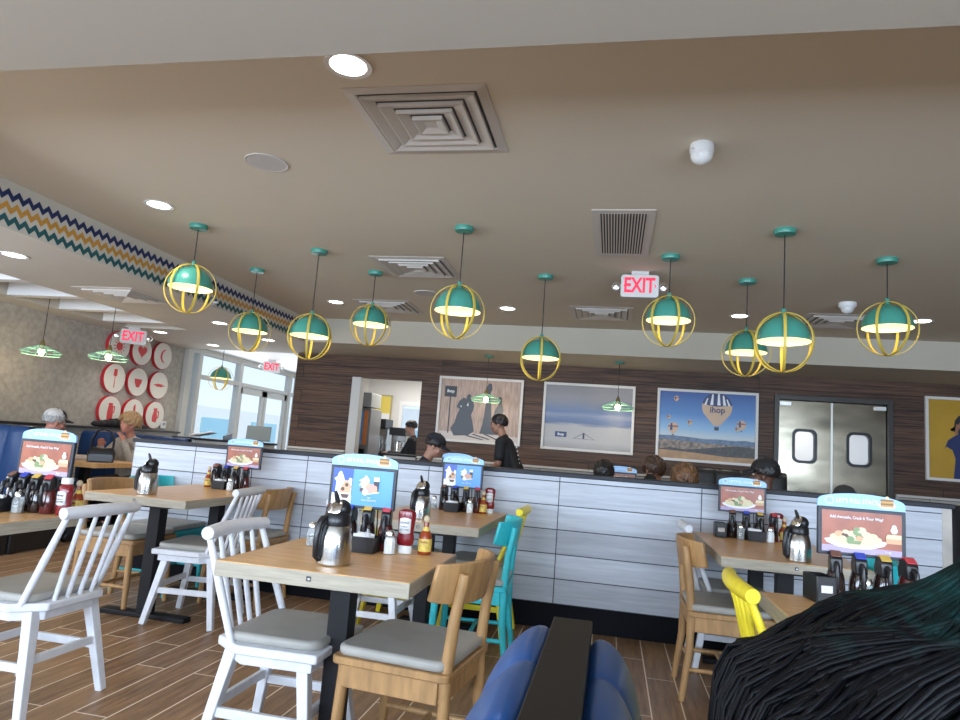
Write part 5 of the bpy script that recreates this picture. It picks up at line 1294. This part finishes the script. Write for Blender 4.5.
# ---------------------------------------------------------------- outside
struct('ground', M().span((-60, -60, -.2), (60, 60, -.11)), mat('outdoor_paving', (.45, .44, .42), .9))
BLD = mat('pale_stucco', (.80, .80, .75), .8); GLZ = mat('blue_shop_glass', (.32, .58, .68), .15)
t = thing('outside_building', 'pale building with blue glass seen through the entrance windows', 'building', (-14, 13, -.11))
M().span((-3, -8, 0), (3, 9, 1.9)).span((-3, -8, 1.9), (3, -2.5, 6)).build('wall', BLD, t)
for i in range(6): M().span((2.98, -7 + i * 2.6, .5), (3.06, -5.5 + i * 2.6, 1.6)).build('window', GLZ, t)
t = thing('outside_building', 'far pale building with blue windows beyond the kitchen window', 'building', (-6, 26, -.11))
M().span((-5, -2, 0), (8, 3, 2.6)).build('wall', BLD, t); M().span((-2, -2.05, .4), (4, -1.98, 1.8)).build('window', GLZ, t)
t = thing('outside_tree', 'small green tree outside the entrance window', 'tree', (-9.3, 12.6, -.11))
M().tube([(0, 0, 0), (.05, .02, .8), (0, 0, 1.5)], [.05, .04, .02], 8).build('trunk', mat('bark', (.18, .13, .09), .9), t)
rr = random.Random(9); m = M()
for i in range(420):
    a, b_, r = rr.uniform(0, 2 * pi), rr.uniform(-1, 1), rr.uniform(.15, .5)
    c = Vector((r * cos(a), r * sin(a), 1.55 + .7 * b_ * (1 - r)))
    d1 = Vector((rr.uniform(-1, 1), rr.uniform(-1, 1), rr.uniform(-1, 1))).normalized() * .07; d2 = d1.orthogonal().normalized() * .03
    m.add([c - d1, c + d2, c + d1, c - d2], [(0, 1, 2, 3)])
m.build('foliage', mat('leaf', (.30, .40, .20), .7), t, smooth=0)

# ---------------------------------------------------------------- light
w = bpy.data.worlds.new('sky'); SC.world = w; w.use_nodes = True
N, L = w.node_tree.nodes, w.node_tree.links
bg = N['Background']
tc = N.new('ShaderNodeTexCoord'); sp = N.new('ShaderNodeSeparateXYZ'); rp = N.new('ShaderNodeValToRGB')
L.new(tc.outputs['Generated'], sp.inputs[0]); L.new(sp.outputs[2], rp.inputs[0])
rp.color_ramp.elements[0].position = 0; rp.color_ramp.elements[0].color = (.78, .90, 1, 1)
rp.color_ramp.elements[1].position = .6; rp.color_ramp.elements[1].color = (.28, .52, .95, 1)
L.new(rp.outputs[0], bg.inputs[0]); bg.inputs[1].default_value = 1.2
def area(name, loc, rot, sx, sy, e, c):
    l = bpy.data.lights.new(name, 'AREA'); l.shape = 'RECTANGLE'; l.size = sx; l.size_y = sy; l.energy = e; l.color = c
    o = bpy.data.objects.new(name, l); o.location = loc; o.rotation_euler = rot; COL.objects.link(o)
    return o
for a, b in WINS:       # daylight coming in through each dining-room window
    area('window_area_light', ((a + b) / 2, YF - .03, 1.53), (rad(112), 0, 0), b - a - .1, 1.5, 235 * (b - a) / 2.7, (.66, .81, 1))
area('entrance_daylight', (XL + .12, 11.4, 1.25), (0, rad(-90), 0), 2.2, 3.4, 70, (.85, .93, 1))
for a, b in ADDED_WINS: area('window_area_light', (XL + .03, (a + b) / 2, 1.6), (0, rad(-125), 0), 1.4, b - a - .1, 90, (.92, .95, 1))  # area lights in the added side windows, tilted up at the ceiling
sn = bpy.data.lights.new('sun', 'SUN'); sn.energy = 2.2; sn.color = (1, .95, .88); sn.angle = rad(.6)
so = bpy.data.objects.new('sun', sn); so.rotation_euler = (rad(25), rad(48), 0); COL.objects.link(so)
l = bpy.data.lights.new('kitchen_lamp', 'AREA'); l.size = 1.; l.energy = 35; l.color = (1, .96, .9)
o = bpy.data.objects.new('kitchen_lamp', l); o.location = (-3.4, 10.8, 2.46); COL.objects.link(o)
l = bpy.data.lights.new('kitchen_lamp', 'AREA'); l.size = 1.; l.energy = 25; l.color = (1, .96, .9)
o = bpy.data.objects.new('kitchen_lamp', l); o.location = (2.7, 10.6, 2.4); COL.objects.link(o)

# ---------------------------------------------------------------- camera
f, yaw, pitch, roll = 666., .2035, .132, -.0757
Fv = Vector((-sin(yaw) * cos(pitch), cos(yaw) * cos(pitch), sin(pitch))); Rv = Vector((cos(yaw), sin(yaw), 0)); Uv = Rv.cross(Fv)
R2 = cos(roll) * Rv - sin(roll) * Uv; U2 = sin(roll) * Rv + cos(roll) * Uv
cam = bpy.data.cameras.new('camera'); cam.sensor_width = 36; cam.lens = 36 * f / 960; cam.clip_start = .02
co = bpy.data.objects.new('camera', cam); COL.objects.link(co)
mx = Matrix((R2, U2, -Fv)).transposed().to_4x4(); mx.translation = (0, 0, 1.2)
co.matrix_world = mx
SC.camera = co
SC.view_settings.view_transform = 'Standard'; SC.view_settings.look = 'None'; SC.view_settings.gamma = 1; SC.view_settings.use_curve_mapping = False
SC.view_settings.exposure = .07
SC.cycles.use_denoising = True
SC.cycles.max_bounces = 7; SC.cycles.diffuse_bounces = 4; SC.cycles.transparent_max_bounces = 12
SC.cycles.sample_clamp_indirect = 6
